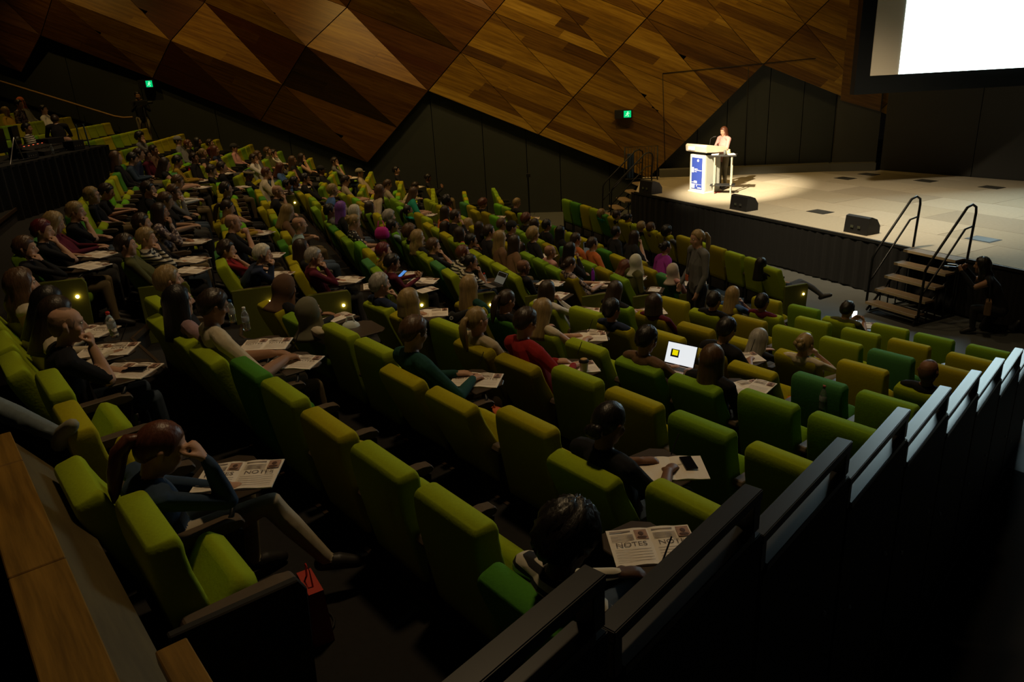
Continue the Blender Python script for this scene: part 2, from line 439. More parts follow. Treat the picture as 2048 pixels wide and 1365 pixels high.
PEOPLE=[
(1, 0, 1, 'P r 1 denim l g b', -0.08, 0.095, 0.23),
(1, 0, 4, 'K d 1 black s c p', -0.06, 0.157, 0.014),
(1, 0, 5, 'L d 2 cream l b n', -0.1, 0.164, 0.075),
(1, 0, 6, 'L k 2 cream l b n', -0.14, 0.191, 0.134),
(1, 0, 7, 'W b 1 cream t a -', -0.1, 0.15, 0.139),
(1, 1, 0, 'C k 4 stripe l b B', -0.02, -0.041, 0.058),
(1, 1, 6, 'S d 2 cream s b n', 0.06, -0.028, -0.18),
(1, 1, 7, 'L k 1 mauve s a n', 0.02, -0.103, -0.102),
(1, 1, 8, 'S y 1 black s a -', 0.06, -0.008, -0.129),
(1, 2, 1, 'X k 3 black s b P', -0.02, -0.012, 0.018),
(1, 2, 4, 'S b 1 teal l b n', 0.02, -0.004, -0.106),
(1, 2, 7, 'H olive 2 cream l a w', -0.1, -0.139, 0.245),
(1, 2, 8, 'H brown 2 black l b -', -0.04, -0.076, 0.096),
(1, 3, 4, 'S d 1 red l b n', 0.02, 0.062, -0.175),
(1, 3, 5, 'P y 1 beige l a - G', -0.02, -0.093, -0.02),
(1, 3, 7, 'B y 1 black l x -', -0.04, -0.161, 0.103),
(1, 3, 8, 'S g 1 navy s c n', -0.02, -0.106, -0.041),
(1, 4, 2, 'L b 1 black l a n', -0.04, -0.013, 0.066),
(1, 4, 3, 'S k 2 brown l b l', -0.02, -0.099, 0.004),
(1, 4, 5, 'L y 1 cream t b n', -0.02, -0.173, -0.002),
(1, 4, 6, 'P d 2 black s b -', -0.04, -0.165, 0.018),
(1, 4, 7, 'L y 1 teal s a -', -0.02, -0.104, -0.053),
(1, 5, 3, 'S k 2 black s b n', -0.04, 0.087, 0.062),
(1, 5, 5, 'S k 2 navy s e -', -0.04, -0.18, -0.022),
(1, 5, 7, 'L d 2 white l c n', -0.04, -0.175, 0.038),
(1, 6, 0, 'K d 3 black s a -', -0.04, -0.147, 0.021),
(1, 6, 2, 'U y 1 cream s f -', -0.08, -0.18, 0.071),
(1, 6, 3, 'L g 1 black s b -', -0.18, -0.168, 0.203),
(1, 6, 5, 'B d 1 maroon s a -', -0.06, -0.18, 0.046),
(1, 6, 6, 'L d 1 black t b n', -0.04, -0.158, -0.071),
(1, 7, 5, 'S k 1 black s a -', -0.04, -0.137, 0.117),
(1, 8, 4, 'S k 2 maroon l a - G', -0.06, -0.18, -0.065),
(1, 8, 5, 'L y 1 blue s c -', -0.06, -0.16, 0.113),
(1, 9, 3, 'S k 2 olive s d n', -0.06, -0.131, 0.075),
(2, 0, 0, 'S b 1 black l c n', -0.16, -0.095, 0.186),
(2, 0, 1, 'S m 1 black s c n', -0.1, -0.041, 0.13),
(2, 0, 2, 'W y 1 maroon l b -', -0.12, -0.052, 0.105),
(2, 0, 3, 'S y 1 black s c -', -0.1, 0.099, 0.066),
(2, 0, 6, 'S y 1 black s a - G', -0.12, 0.081, 0.217),
(2, 0, 7, 'S d 1 black s b -', -0.16, 0.14, 0.115),
(2, 1, 0, 'S d 1 olive l a n', -0.06, -0.138, 0.143),
(2, 1, 1, 'S y 1 stripe l c n', -0.1, -0.009, 0.191),
(2, 1, 2, 'S d 1 black l a -', -0.04, -0.066, 0.036),
(2, 1, 3, 'L d 2 floral l c n', -0.02, 0.082, -0.031),
(2, 1, 5, 'S b 1 black s b -', -0.02, 0.081, 0.062),
(2, 1, 7, 'S b 1 grey l c -', -0.06, 0.15, 0.048),
(2, 1, 10, 'S b 1 white l b - G', -0.1, 0.121, 0.047),
(2, 1, 6, 'S d 1 black l c -', 0.06, -0.18, -0.26),
(2, 2, 0, 'S w 1 navy l c n', -0.16, 0.307, 0.124),
(2, 2, 1, 'S d 1 red s c -', -0.14, -0.098, 0.259),
(2, 2, 2, 'K d 1 black s f n', 0.04, 0.044, -0.05),
(2, 2, 5, 'P d 1 mustard l b n', -0.02, -0.002, -0.042),
(2, 2, 8, 'S d 1 black s a - G', 0.04, 0.073, 0.004),
(2, 2, 15, 'S d 1 black l a n', -0.0, 0.087, -0.039),
(2, 2, 14, 'S d 1 black l b -', 0.02, -0.18, -0.013),
(2, 3, 0, 'S g 1 maroon l c n G', -0.08, 0.037, 0.124),
(2, 3, 1, 'L d 2 black s a -', -0.08, -0.007, 0.084),
(2, 3, 3, 'K d 1 sky s a -', -0.0, 0.146, -0.057),
(2, 3, 5, 'L y 1 brown l b -', 0.02, 0.072, -0.099),
(2, 3, 9, 'K r 1 black s c - G', 0.04, 0.171, -0.135),
(2, 4, 15, 'S k 3 black l a -', -0.04, -0.17, -0.066),
(3, 4, 0, 'S k 2 floral l a -', -0.26, 0.172, 0.259),
(2, 3, 14, 'S r 1 cream l c -', 0.06, 0.243, -0.26),
(2, 3, 15, 'N k 4 black s b n', 0.02, -0.136, 0.015),
(2, 4, 0, 'S k 2 maroon l d n', -0.1, -0.005, 0.176),
(2, 4, 1, 'S m 1 mustard l a -', -0.08, 0.052, 0.106),
(2, 4, 4, 'U y 1 dots s b -', 0.04, -0.027, -0.061),
(2, 4, 5, 'L w 1 brown l a -', 0.06, 0.186, -0.26),
(2, 4, 6, 'L v 1 black l a -', 0.06, 0.045, -0.204),
(2, 4, 7, 'S k 2 grey s a -', -0.02, -0.112, 0.023),
(2, 4, 10, 'S y 1 blue l a -', 0.06, 0.287, -0.26),
(2, 5, 15, 'S d 1 beige s b n', 0.06, -0.02, -0.26),
(2, 4, 14, 'S k 2 black l c -', 0.06, 0.007, -0.26),
(2, 5, 0, 'U k 2 stripe s c t G', -0.08, 0.105, 0.147),
(2, 5, 1, 'S r 1 stripe l a -', -0.1, 0.241, 0.069),
(2, 5, 2, 'S b 1 black s c -', -0.06, -0.077, 0.035),
(2, 5, 3, 'W y 1 black l a -', -0.04, -0.124, -0.007),
(2, 5, 4, 'C b 1 black l a -', -0.04, -0.123, 0.056),
(2, 5, 6, 'S k 2 sky l a -', -0.12, -0.168, 0.106),
(2, 5, 7, 'C g 1 grey l a -', -0.06, -0.074, 0.087),
(2, 5, 10, 'L d 1 black l a -', -0.12, -0.089, 0.107),
(2, 5, 11, 'W b 1 beige l a -', 0.06, 0.363, -0.26),
(2, 6, 15, 'S b 1 beige l b n', 0.06, -0.009, -0.26),
(2, 6, 11, 'P k 2 green s a -', -0.18, -0.18, 0.169),
(2, 6, 0, 'K d 3 black l a n', -0.1, -0.032, 0.164),
(2, 6, 4, 'S k 2 black s c -', -0.1, -0.128, 0.234),
(2, 6, 5, 'B d 2 orange s a -', -0.1, -0.084, 0.143),
(2, 6, 7, 'L d 1 grey l a -', -0.16, -0.047, 0.26),
(2, 7, 4, 'L d 1 white l a n', -0.2, -0.137, 0.222),
(2, 6, 1, 'L d 1 brown l a -', 0.06, 0.242, -0.26),
(2, 6, 2, 'L y 1 brown l a -', 0.06, 0.164, -0.148),
(2, 6, 3, 'S d 1 black l a -', 0.06, 0.177, -0.14),
(2, 6, 6, 'S d 1 black l c -', 0.06, 0.109, -0.191),
(2, 6, 8, 'L d 1 orange l a n', -0.02, 0.241, -0.035),
(2, 6, 12, 'L b 1 green s b n', 0.06, 0.211, -0.26),
(3, 7, 2, 'S d 1 cream l b -', -0.1, 0.4, 0.052),
(2, 7, 0, 'X d 1 floral s b p', -0.04, -0.168, -0.019),
(2, 7, 2, 'K d 2 pink s a n', -0.06, -0.012, 0.122),
(2, 7, 1, 'L k 2 black l c -', 0.04, 0.159, -0.064),
(2, 7, 3, 'C y 1 black l a -', 0.06, 0.098, -0.26),
(2, 7, 5, 'F k 1 black l a -', 0.04, 0.038, -0.047),
(2, 7, 6, 'S b 1 olive s a -', -0.0, 0.06, -0.043),
(2, 7, 8, 'L d 1 black l a -', -0.2, -0.109, 0.19),
(2, 7, 9, 'W y 1 brown l a -', -0.22, -0.171, 0.219),
(2, 7, 12, 'C k 4 orange s a -', -0.0, -0.015, -0.058),
(2, 8, 1, 'W r 1 sage l b n', -0.18, 0.121, 0.21),
(2, 8, 0, 'H white 2 olive l a -', -0.0, 0.17, -0.009),
(2, 8, 2, 'S d 1 orange l a - G', 0.06, 0.048, -0.222),
(2, 8, 3, 'S d 1 orange l a -', 0.06, -0.037, -0.161),
(2, 8, 5, 'L k 2 black l a -', -0.0, 0.129, -0.048),
(2, 8, 6, 'S k 2 black l a -', 0.04, 0.093, -0.058),
(2, 8, 7, 'L d 1 black l a -', -0.02, 0.041, -0.0),
(2, 8, 8, 'C r 1 black l a -', -0.02, 0.108, -0.051),
(2, 8, 13, 'C r 1 black s b n', -0.06, 0.033, 0.055),
(2, 9, 0, 'H cream 2 pink l a n', -0.08, -0.143, 0.211),
(2, 9, 1, 'U k 2 purple s a -', 0.06, 0.386, -0.26),
(2, 9, 3, 'L d 1 black s c -', 0.06, 0.357, -0.26),
(2, 9, 4, 'S k 2 black s a -', 0.06, 0.279, -0.26),
(2, 9, 13, 'S y 1 black s b n G', -0.0, 0.02, -0.015),
(2, 10, 0, 'L k 2 black l x -', -0.2, -0.18, -0.217),
(2, 10, 6, 'C k 2 grey l a -', -0.16, -0.158, 0.083),
(2, 10, 7, 'S b 1 brown l a -', -0.18, -0.169, 0.021),
(2, 10, 8, 'S y 1 black l a -', -0.22, -0.18, 0.205),
(2, 10, 9, 'U k 2 black l d -', -0.14, -0.147, 0.086),
(2, 10, 10, 'S d 1 black l a -', -0.14, -0.166, 0.189),
(2, 10, 11, 'S y 1 green l a -', -0.22, -0.18, -0.007),
(3, 8, 5, 'S k 3 black l d -', 0.06, -0.18, -0.165),
(3, 7, 6, 'S k 1 black l a n', 0.06, -0.18, -0.229),
(3, 6, 3, 'F beige 1 beige s a -', 0.06, -0.18, -0.26),
(3, 5, 6, 'S d 1 grey s c n', 0.06, -0.066, -0.002),
(3, 5, 2, 'F k 2 black s a -', 0.06, -0.18, -0.26),
(3, 4, 6, 'L d 1 black t c -', 0.02, -0.022, -0.035),
(3, 4, 4, 'L b 2 black t a -', 0.06, -0.074, -0.099),
(3, 4, 1, 'L r 1 blue l b n', 0.06, -0.18, -0.26),
(3, 3, 8, 'S d 1 white l c -', -0.12, 0.011, 0.166),
(3, 3, 7, 'S b 1 olive s a -', -0.02, -0.054, -0.057),
(3, 3, 4, 'S b 1 grey l a -', 0.04, 0.004, -0.107),
(3, 3, 3, 'S d 1 white l c -', 0.02, -0.023, -0.143),
(3, 2, 7, 'F d 1 pink l a -', -0.08, 0.02, -0.066),
(3, 2, 4, 'L r 1 navy t a -', 0.04, -0.032, 0.064),
(3, 2, 2, 'P y 1 black t a n', 0.06, -0.129, -0.26),
(3, 1, 9, 'S d 1 maroon l a -', -0.2, 0.159, 0.21),
(3, 2, 0, 'S d 1 black l a -', 0.06, -0.032, -0.26),
(3, 1, 7, 'L k 2 black l a -', -0.06, 0.099, 0.075),
(3, 1, 6, 'S r 1 black l a -', -0.08, -0.045, -0.067),
(3, 1, 5, 'F grey 1 grey l a -', 0.06, -0.18, -0.26),
(2, 1, 15, 'S k 2 mustard l b n', -0.0, 0.018, 0.087),
(2, 1, 13, 'L d 1 black t b n', 0.06, -0.169, -0.124),
(3, 1, 1, 'S d 1 brown l a -', 0.04, -0.047, -0.142),
(3, 1, 0, 'S d 1 maroon l a -', -0.0, 0.045, 0.085),
(2, 0, 15, 'S d 1 navy s a -', -0.04, 0.226, -0.14),
(2, 0, 14, 'S k 1 denim l b -', -0.06, 0.122, -0.043),
(2, 0, 13, 'L b 1 black l a -', 0.04, -0.049, 0.074),
(3, 0, 5, 'C k 1 grey l c -', 0.02, -0.011, 0.056),
(3, -3, 9, 'S k 1 white l a -', 0.06, -0.18, -0.26),
(3, -4, 11, 'H orange 2 grey l a -', 0.06, -0.18, -0.26),
(3, -4, 10, 'S k 2 floral l a -', -0.0, 0.279, 0.26),
(3, -4, 9, 'L y 2 mustard l a -', -0.16, -0.089, -0.26),
]
PROP={'coffee': (0.615, 6.165, 2.135), 'laptop': (1.499, 6.643, 1.9), 'orange_bag': (2.775, 6.585, 1.485), 'phone_lit': (2.682, 6.427, 1.595), 'bottle_r': (2.749, 6.161, 1.635), 'purple': (1.434, 12.52, 1.146), 'pink': (-2.263, 13.786, 1.8), 'obag2': (-0.223, 5.339, 2.119), 'redbag': (-1.146, 3.084, 2.159), 'b1': (-2.312, 6.356, 2.624), 'b2': (-2.517, 6.61, 2.624), 'b3': (-3.059, 5.603, 2.879), 'b4': (-5.185, 8.845, 2.634), 'b5': (-0.352, 10.777, 1.635), 'b6': (-8.09, 20.198, 2.369), 'cup2': (-3.086, 7.464, 2.614), 'paper1': (-1.808, 7.403, 2.389), 'paper2': (-1.834, 9.302, 2.145), 'paper3': (0.603, 10.142, 1.655), 'paper4': (-1.178, 10.017, 1.88), 'paper5': (2.103, 6.226, 1.9), 'paper6': (-1.496, 10.739, 1.9), 'tabletd': (-0.234, 10.483, 1.735), 'paper7': (2.416, 12.651, 0.901), 'bookp': (0.792, 7.861, 1.88), 'bottle9': (-1.663, 20.259, 1.146), 'whitebag': (-1.56, 7.056, 2.329), 'cable': (-1.021, 3.057, 2.159), 'phone2': (3.087, 18.359, 0.8), 'darktab': (1.16, 15.163, 0.446), 'tabup': (1.68, 14.959, 0.921), 'phone_g': (5.187, 10.85, 0.85), 'bookg': (5.37, 10.778, 0.68), 'jeans': (-2.712, 3.892, 2.97), 'jshoe': (-2.39, 3.656, 2.97), 'sneak': (-0.539, 8.084, 2.045)}

# ------------------------------------------------------------------ materials
MATS = {}
def mat(name, colr, rough=.7, metal=0.0, noise=0.0, nscale=40, bump=0.0, emit=None, estr=0, spec=.4, trans=0, sheen=0):
    if name in MATS: return MATS[name]
    mm = D.materials.new(name); mm.use_nodes = True
    nt = mm.node_tree; b = nt.nodes['Principled BSDF']
    b.inputs['Base Color'].default_value = (*colr, 1); b.inputs['Roughness'].default_value = rough
    b.inputs['Metallic'].default_value = metal; b.inputs['Specular IOR Level'].default_value = spec
    if trans: b.inputs['Transmission Weight'].default_value = trans
    if sheen: b.inputs['Sheen Weight'].default_value = sheen
    if emit: b.inputs['Emission Color'].default_value = (*emit, 1); b.inputs['Emission Strength'].default_value = estr
    if noise or bump:
        tc = nt.nodes.new('ShaderNodeTexCoord'); n = nt.nodes.new('ShaderNodeTexNoise')
        n.inputs['Scale'].default_value = nscale; n.inputs['Detail'].default_value = 3
        nt.links.new(tc.outputs['Object'], n.inputs['Vector'])
        if noise:
            mx = nt.nodes.new('ShaderNodeMix'); mx.data_type = 'RGBA'
            mx.inputs[6].default_value = (*[c * (1 - noise) for c in colr], 1); mx.inputs[7].default_value = (*[min(1, c * (1 + noise)) for c in colr], 1)
            nt.links.new(n.outputs['Fac'], mx.inputs[0]); nt.links.new(mx.outputs[2], b.inputs['Base Color'])
        if bump:
            bp = nt.nodes.new('ShaderNodeBump'); bp.inputs['Strength'].default_value = bump; bp.inputs['Distance'].default_value = .01
            nt.links.new(n.outputs['Fac'], bp.inputs['Height']); nt.links.new(bp.outputs['Normal'], b.inputs['Normal'])
    MATS[name] = mm
    return mm

def pattern(name, kind, c1, c2, scale):
    mm = D.materials.new(name); mm.use_nodes = True; nt = mm.node_tree; b = nt.nodes['Principled BSDF']
    b.inputs['Roughness'].default_value = .85
    tc = nt.nodes.new('ShaderNodeTexCoord'); mx = nt.nodes.new('ShaderNodeMix'); mx.data_type = 'RGBA'
    mx.inputs[6].default_value = (*c1, 1); mx.inputs[7].default_value = (*c2, 1)
    rp = nt.nodes.new('ShaderNodeValToRGB')
    if kind == 'stripe':
        t = nt.nodes.new('ShaderNodeTexWave'); t.bands_direction = 'Z'; t.inputs['Scale'].default_value = scale; t.inputs['Distortion'].default_value = .8
        t.inputs['Detail'].default_value = 0; out = t.outputs['Fac']; lo, hi = .55, .62
    elif kind == 'dots':
        t = nt.nodes.new('ShaderNodeTexVoronoi'); t.inputs['Scale'].default_value = scale; t.inputs['Randomness'].default_value = .3; out = t.outputs['Distance']; lo, hi = .32, .36
    else:
        t = nt.nodes.new('ShaderNodeTexNoise'); t.inputs['Scale'].default_value = scale; t.inputs['Detail'].default_value = 1; out = t.outputs['Fac']; lo, hi = .48, .54
    rp.color_ramp.elements[0].position = lo; rp.color_ramp.elements[1].position = hi
    nt.links.new(tc.outputs['Object'], t.inputs['Vector']); nt.links.new(out, rp.inputs['Fac']); nt.links.new(rp.outputs['Color'], mx.inputs[0])
    nt.links.new(mx.outputs[2], b.inputs['Base Color'])
    MATS[name] = mm
    return mm

def wood(name, c1, c2, scale=1.0, rough=.42, vec=None):
    """grain runs along the mesh's UV u direction"""
    mm = D.materials.new(name); mm.use_nodes = True; nt = mm.node_tree; b = nt.nodes['Principled BSDF']
    b.inputs['Roughness'].default_value = rough; b.inputs['Specular IOR Level'].default_value = .35
    tc = nt.nodes.new('ShaderNodeTexCoord'); mp = nt.nodes.new('ShaderNodeMapping'); mp.inputs['Scale'].default_value = (.55 * scale, 9 * scale, 1)
    n = nt.nodes.new('ShaderNodeTexNoise'); n.inputs['Scale'].default_value = 1.6; n.inputs['Detail'].default_value = 5; n.inputs['Roughness'].default_value = .62
    rp = nt.nodes.new('ShaderNodeValToRGB'); rp.color_ramp.elements[0].position = .36; rp.color_ramp.elements[1].position = .66
    rp.color_ramp.elements[0].color = (*c1, 1); rp.color_ramp.elements[1].color = (*c2, 1)
    nt.links.new(tc.outputs['UV'], mp.inputs['Vector']); nt.links.new(mp.outputs[0], n.inputs['Vector']); nt.links.new(n.outputs['Fac'], rp.inputs['Fac'])
    nt.links.new(rp.outputs[0], b.inputs['Base Color'])
    MATS[name] = mm
    return mm

SEAT = [('yellow green', (.40, .36, .010)), ('lime green', (.31, .40, .014)), ('grass green', (.20, .36, .020)), ('olive', (.32, .27, .010)),
        ('dark green', (.07, .24, .025)), ('sea green', (.07, .23, .07)), ('bright green', (.16, .44, .02))]
SEATM = [mat('upholstery_' + n.replace(' ', '_'), c, .95, noise=.12, nscale=60, bump=.15, spec=.15) for n, c in SEAT]
M_arm = mat('arm_vinyl', (.10, .070, .045), .5, noise=.2, nscale=30)
M_dark = mat('dark_fabric', (.020, .018, .015), .9, noise=.2, nscale=20)
M_black = mat('black', (.012, .012, .012), .6)
M_blackm = mat('black_metal', (.014, .015, .016), .38, .3)
M_gloss = mat('black_gloss', (.008, .008, .01), .12)
M_steel = mat('steel', (.45, .44, .42), .28, .9)
M_paper = mat('paper', (.86, .78, .68), .8, noise=.03, nscale=6)
M_print = mat('print', (.36, .29, .24), .9)
M_photo = mat('print_photo', (.42, .25, .18), .8, noise=.4, nscale=60)
M_carpet = mat('carpet', (.014, .0125, .011), .95, noise=.3, nscale=25, bump=.2)
M_floor = mat('hall_floor', (.085, .090, .086), .55, noise=.15, nscale=4)
M_drape = mat('black_drape', (.0075, .0072, .0065), .95, noise=.2, nscale=15)
M_tray = mat('tablet_laminate', (.055, .038, .026), .4, noise=.15, nscale=12)
M_white = mat('white', (.8, .8, .78), .5)
M_water = mat('clear_plastic', (.85, .92, .93), .08, trans=.9, spec=.5)
M_orange = mat('orange_leather', (.62, .13, .03), .5, noise=.1, nscale=30)
M_red = mat('red_plastic', (.55, .03, .02), .4)
M_bulb = mat('aisle_bulb', (1, .8, .4), .5, emit=(1, .62, .22), estr=26)

# ------------------------------------------------------------------ mesh helpers
def obj(name, bm_or_me, material=None, parent=None, smooth=False, loc=None):
    if isinstance(bm_or_me, bmesh.types.BMesh):
        me = D.meshes.new(name); bmesh.ops.recalc_face_normals(bm_or_me, faces=bm_or_me.faces[:]); bm_or_me.to_mesh(me); bm_or_me.free()
    else: me = bm_or_me
    if material is not None:
        for x in (material if isinstance(material, (list, tuple)) else [material]): me.materials.append(x)
    if smooth:
        me.polygons.foreach_set('use_smooth', [True] * len(me.polygons))
    o = D.objects.new(name, me); col.objects.link(o)
    if parent: o.parent = parent
    if loc is not None: o.location = loc
    return o
def tag(o, label=None, cat=None, group=None, kind=None):
    if label: o['label'] = label
    if cat: o['category'] = cat
    if group: o['group'] = group
    if kind: o['kind'] = kind
    return o
def empty(name, loc=(0, 0, 0), rz=0):
    o = D.objects.new(name, None); col.objects.link(o); o.location = loc; o.rotation_euler = (0, 0, rz); o.empty_display_size = .1
    return o
def struct(name, bm, material, parent=None, smooth=False):
    o = obj(name, bm, material, parent, smooth)
    o['kind'] = 'structure'
    return o
def box(bm, lo, hi, mi=0, M=None, bev=0):
    g = bmesh.ops.create_cube(bm, size=1)['verts']
    for v in g:
        v.co = Vector([lo[i] + (v.co[i] + .5) * (hi[i] - lo[i]) for i in range(3)])
    fs = {f for v in g for f in v.link_faces}
    for f in fs: f.material_index = mi
    if bev:
        es = list({e for v in g for e in v.link_edges})
        r = bmesh.ops.bevel(bm, geom=es, offset=bev, segments=2, affect='EDGES', profile=.6)
        g = list({v for f in r['faces'] for v in f.verts} | {v for v in g if v.is_valid})
        for f in r['faces']: f.material_index = mi
    if M is not None: bmesh.ops.transform(bm, matrix=M, verts=[v for v in g if v.is_valid])
    return g
def BOX(lo, hi, bev=0):
    bm = bmesh.new(); box(bm, lo, hi, bev=bev); return bm
def prism(bm, pts, z0, z1, mi=0):
    """pts: XY polygon, z0/z1 numbers"""
    a = [bm.verts.new((p[0], p[1], z0)) for p in pts]; b = [bm.verts.new((p[0], p[1], z1)) for p in pts]
    n = len(pts); fs = [bm.faces.new(b), bm.faces.new(a[::-1])]
    for i in range(n): fs.append(bm.faces.new((a[i], a[(i + 1) % n], b[(i + 1) % n], b[i])))
    for f in fs: f.material_index = mi
    return fs
def tubev(pts, rad, seg=8, flat=None, cap=True):
    """tapered tube with rounded ends -> verts (n,3), faces"""
    P = [np.array(p, float) for p in pts]; r = list(rad)
    if cap:
        d0 = P[0] - P[1]; d0 /= np.linalg.norm(d0) + 1e-9; d1 = P[-1] - P[-2]; d1 /= np.linalg.norm(d1) + 1e-9
        P = [P[0] + d0 * r[0] * .9, P[0] + d0 * r[0] * .6] + P + [P[-1] + d1 * r[-1] * .6, P[-1] + d1 * r[-1] * .9]
        r = [r[0] * .35, r[0] * .8] + r + [r[-1] * .8, r[-1] * .35]
    V = []; F = []
    up = np.array([0.0, 0, 1]); N = None
    for i, p in enumerate(P):
        t = P[min(i + 1, len(P) - 1)] - P[max(i - 1, 0)]; t /= np.linalg.norm(t) + 1e-9
        if N is None:
            a = np.array([1.0, 0, 0]) if abs(t[0]) < .9 else np.array([0, 1.0, 0]); N = a - t * (a @ t)
        else: N = N - t * (N @ t)
        N /= np.linalg.norm(N) + 1e-9; B = np.cross(t, N)
        for k in range(seg):
            a = 2 * math.pi * k / seg; o = (N * math.cos(a) + B * math.sin(a)) * r[i]
            if flat is not None: o = o - flat[0] * (o @ flat[0]) * (1 - flat[1])
            V.append(p + o)
    n = len(P)
    for i in range(n - 1):
        for k in range(seg): F.append((i * seg + k, i * seg + (k + 1) % seg, (i + 1) * seg + (k + 1) % seg, (i + 1) * seg + k))
    F.append(tuple(range(seg - 1, -1, -1))); F.append(tuple((n - 1) * seg + k for k in range(seg)))
    return V, F
def tube(bm, pts, rad, seg=8, mi=0, flat=None, cap=True):
    if not hasattr(rad, '__len__'): rad = [rad] * len(pts)
    V, F = tubev(pts, rad, seg, flat, cap)
    vs_ = [bm.verts.new(v) for v in V]
    for f in F:
        fc = bm.faces.new([vs_[i] for i in f]); fc.material_index = mi; fc.smooth = True
    return vs_
def lathe(bm, prof, seg=12, c=(0, 0, 0), mi=0, smooth=True):
    rings = []
    for r, z in prof:
        rings.append([bm.verts.new((c[0] + r * math.cos(2 * math.pi * k / seg), c[1] + r * math.sin(2 * math.pi * k / seg), c[2] + z)) for k in range(seg)])
    for a, b in zip(rings, rings[1:]):
        for k in range(seg):
            f = bm.faces.new((a[k], a[(k + 1) % seg], b[(k + 1) % seg], b[k])); f.material_index = mi; f.smooth = smooth
    f = bm.faces.new(rings[0][::-1]); f.material_index = mi
    f = bm.faces.new(rings[-1]); f.material_index = mi
def ellips(bm, c, r, mi=0, seg=10, rings=7, M=None):
    g = bmesh.ops.create_uvsphere(bm, u_segments=seg, v_segments=rings, radius=1)['verts']
    for v in g:
        v.co = Vector((c[0] + v.co.x * r[0], c[1] + v.co.y * r[1], c[2] + v.co.z * r[2]))
    for f in {f for v in g for f in v.link_faces}: f.material_index = mi; f.smooth = True
    if M is not None: bmesh.ops.transform(bm, matrix=M, verts=g)
    return g

# ------------------------------------------------------------------ hall geometry
A1 = R(38); N1 = np.array([math.cos(A1), math.sin(A1)]); T1 = np.array([N1[1], -N1[0]])
def uv(u, t): return u * N1 + t * T1
def ztop(k): return 4.72 - 1.836 - .2447 * (k - 1)
def fz(k): return max(ztop(k) - .97, 0.0)
def urow(k): return {0: .36, 9: 10.25}.get(k, 1.5 + 1.112 * (k - 1))
def trail(u): return -1.36 - .163 * (u - 1.33)
def wallY(x): return 25.06 - .13 * x
a2 = R(17); b3 = R(5)
DU = {0: .8, 1: .6, 2: .36}
def rowline(k, s=.05):
    """plan of the front edge of row k's tier, from the railing to the timber wall"""
    u = urow(k); te = -9.0 + .08 * (k - 2)
    if k == 10: u = 12.0; te = -7.35
    out = [uv(u + s, trail(u)), uv(u + s, te + .5)]
    for d in (0.0, 9.6):
        du = DU.get(k, 0) * (.55 + .055 * d)
        out.append(uv(u + du + s + d * math.sin(a2), te - d * math.cos(a2)))
    base = np.array([-5.75, 19.4]) + (k - 3.5) * np.array([.93, .37]) - (.45 - s) * np.array([math.cos(b3), math.sin(b3)])
    out.append(base); d = np.array([-math.sin(b3), math.cos(b3)])
    L = (wallY(base[0]) - base[1]) / (d[1] + .13 * d[0]); out.append(base + d * (L + .3))
    return out
# floor of the hall
bm = bmesh.new(); prism(bm, [(-40, -12), (30, -12), (30, 40), (-40, 40)], -.3, 0); struct('floor', bm, M_floor)
M_nose = wood('nosing_timber', (.026, .014, .006), (.06, .033, .012), 1, .5)
for k in range(-5, 9):
    A, B = rowline(k), rowline(k + 1)
    if k < 0:   # behind the camera only the far part of a tier is in view
        A, B = A[2:], B[2:]
    bm = bmesh.new()
    poly = A + B[::-1]
    prism(bm, poly, max(0, fz(k) - .6), fz(k))
    t = struct('floor', bm, M_carpet)
    bm = bmesh.new()
    for i in range(len(B) - 1):
        p, q = B[i], B[i + 1]; d = (q - p) / np.linalg.norm(q - p); n = np.array([d[1], -d[0]])
        if n @ N1 < 0: n = -n
        prism(bm, [p, q, q + n * .03, p + n * .03], fz(k) - .05, fz(k) + .006)
    n_ = struct('nosing', bm, M_nose, t)
bm = bmesh.new(); prism(bm, [uv(-3, trail(-3) + .06), uv(9.2, trail(9.2) + .06), uv(9.0, 12), uv(-3, 12)], -.2, .006); struct('floor', bm, mat('ramp_carpet', (.006, .006, .006), .95))
# rear deck under the sound desk
bm = bmesh.new(); prism(bm, [rowline(-5)[2], rowline(-5)[3], rowline(-5)[4], rowline(-5)[5], (-34, 30), (-34, -2)], 0, fz(-5) + .15); struct('floor', bm, M_carpet)

# ---- left wall: dark panels below, faceted timber above
WN = np.array([.13, 1.0]); WN /= np.linalg.norm(WN)          # points away from the hall
M_wall = mat('charcoal_wall', (.030, .036, .034), .75, noise=.12, nscale=2)
wl = struct('wall_left', BOX((0, 0, 0), (.1, .1, .1)), M_wall)
bm = bmesh.new(); p0, p1 = np.array([-34, wallY(-34)]), np.array([10.15, wallY(10.15)])
prism(bm, [p0 + WN * .25, p1 + WN * .25, p1 + WN * .5, p0 + WN * .5], -.1, 12); wl.data = D.meshes.new('wall_left'); bm.to_mesh(wl.data); bm.free(); wl.data.materials.append(M_black)
xs = [-34, -31.5, -29, -26.5, -24, -21.5, -19, -16.6, -14.2, -11.8, -9.4, -7.0, -4.6, -2.2, -.6, .78, 1.84, 3.4, 5.14, 6.1, 6.98, 7.56, 8.2, 9.2, 10.15]
for a, b in zip(xs, xs[1:]):
    p, q = np.array([a + .012, wallY(a + .012)]), np.array([b - .012, wallY(b - .012)])
    bm = bmesh.new(); prism(bm, [p + WN * .16, q + WN * .16, q + WN * .26, p + WN * .26], 0, 12); obj('panel', bm, M_wall, wl)
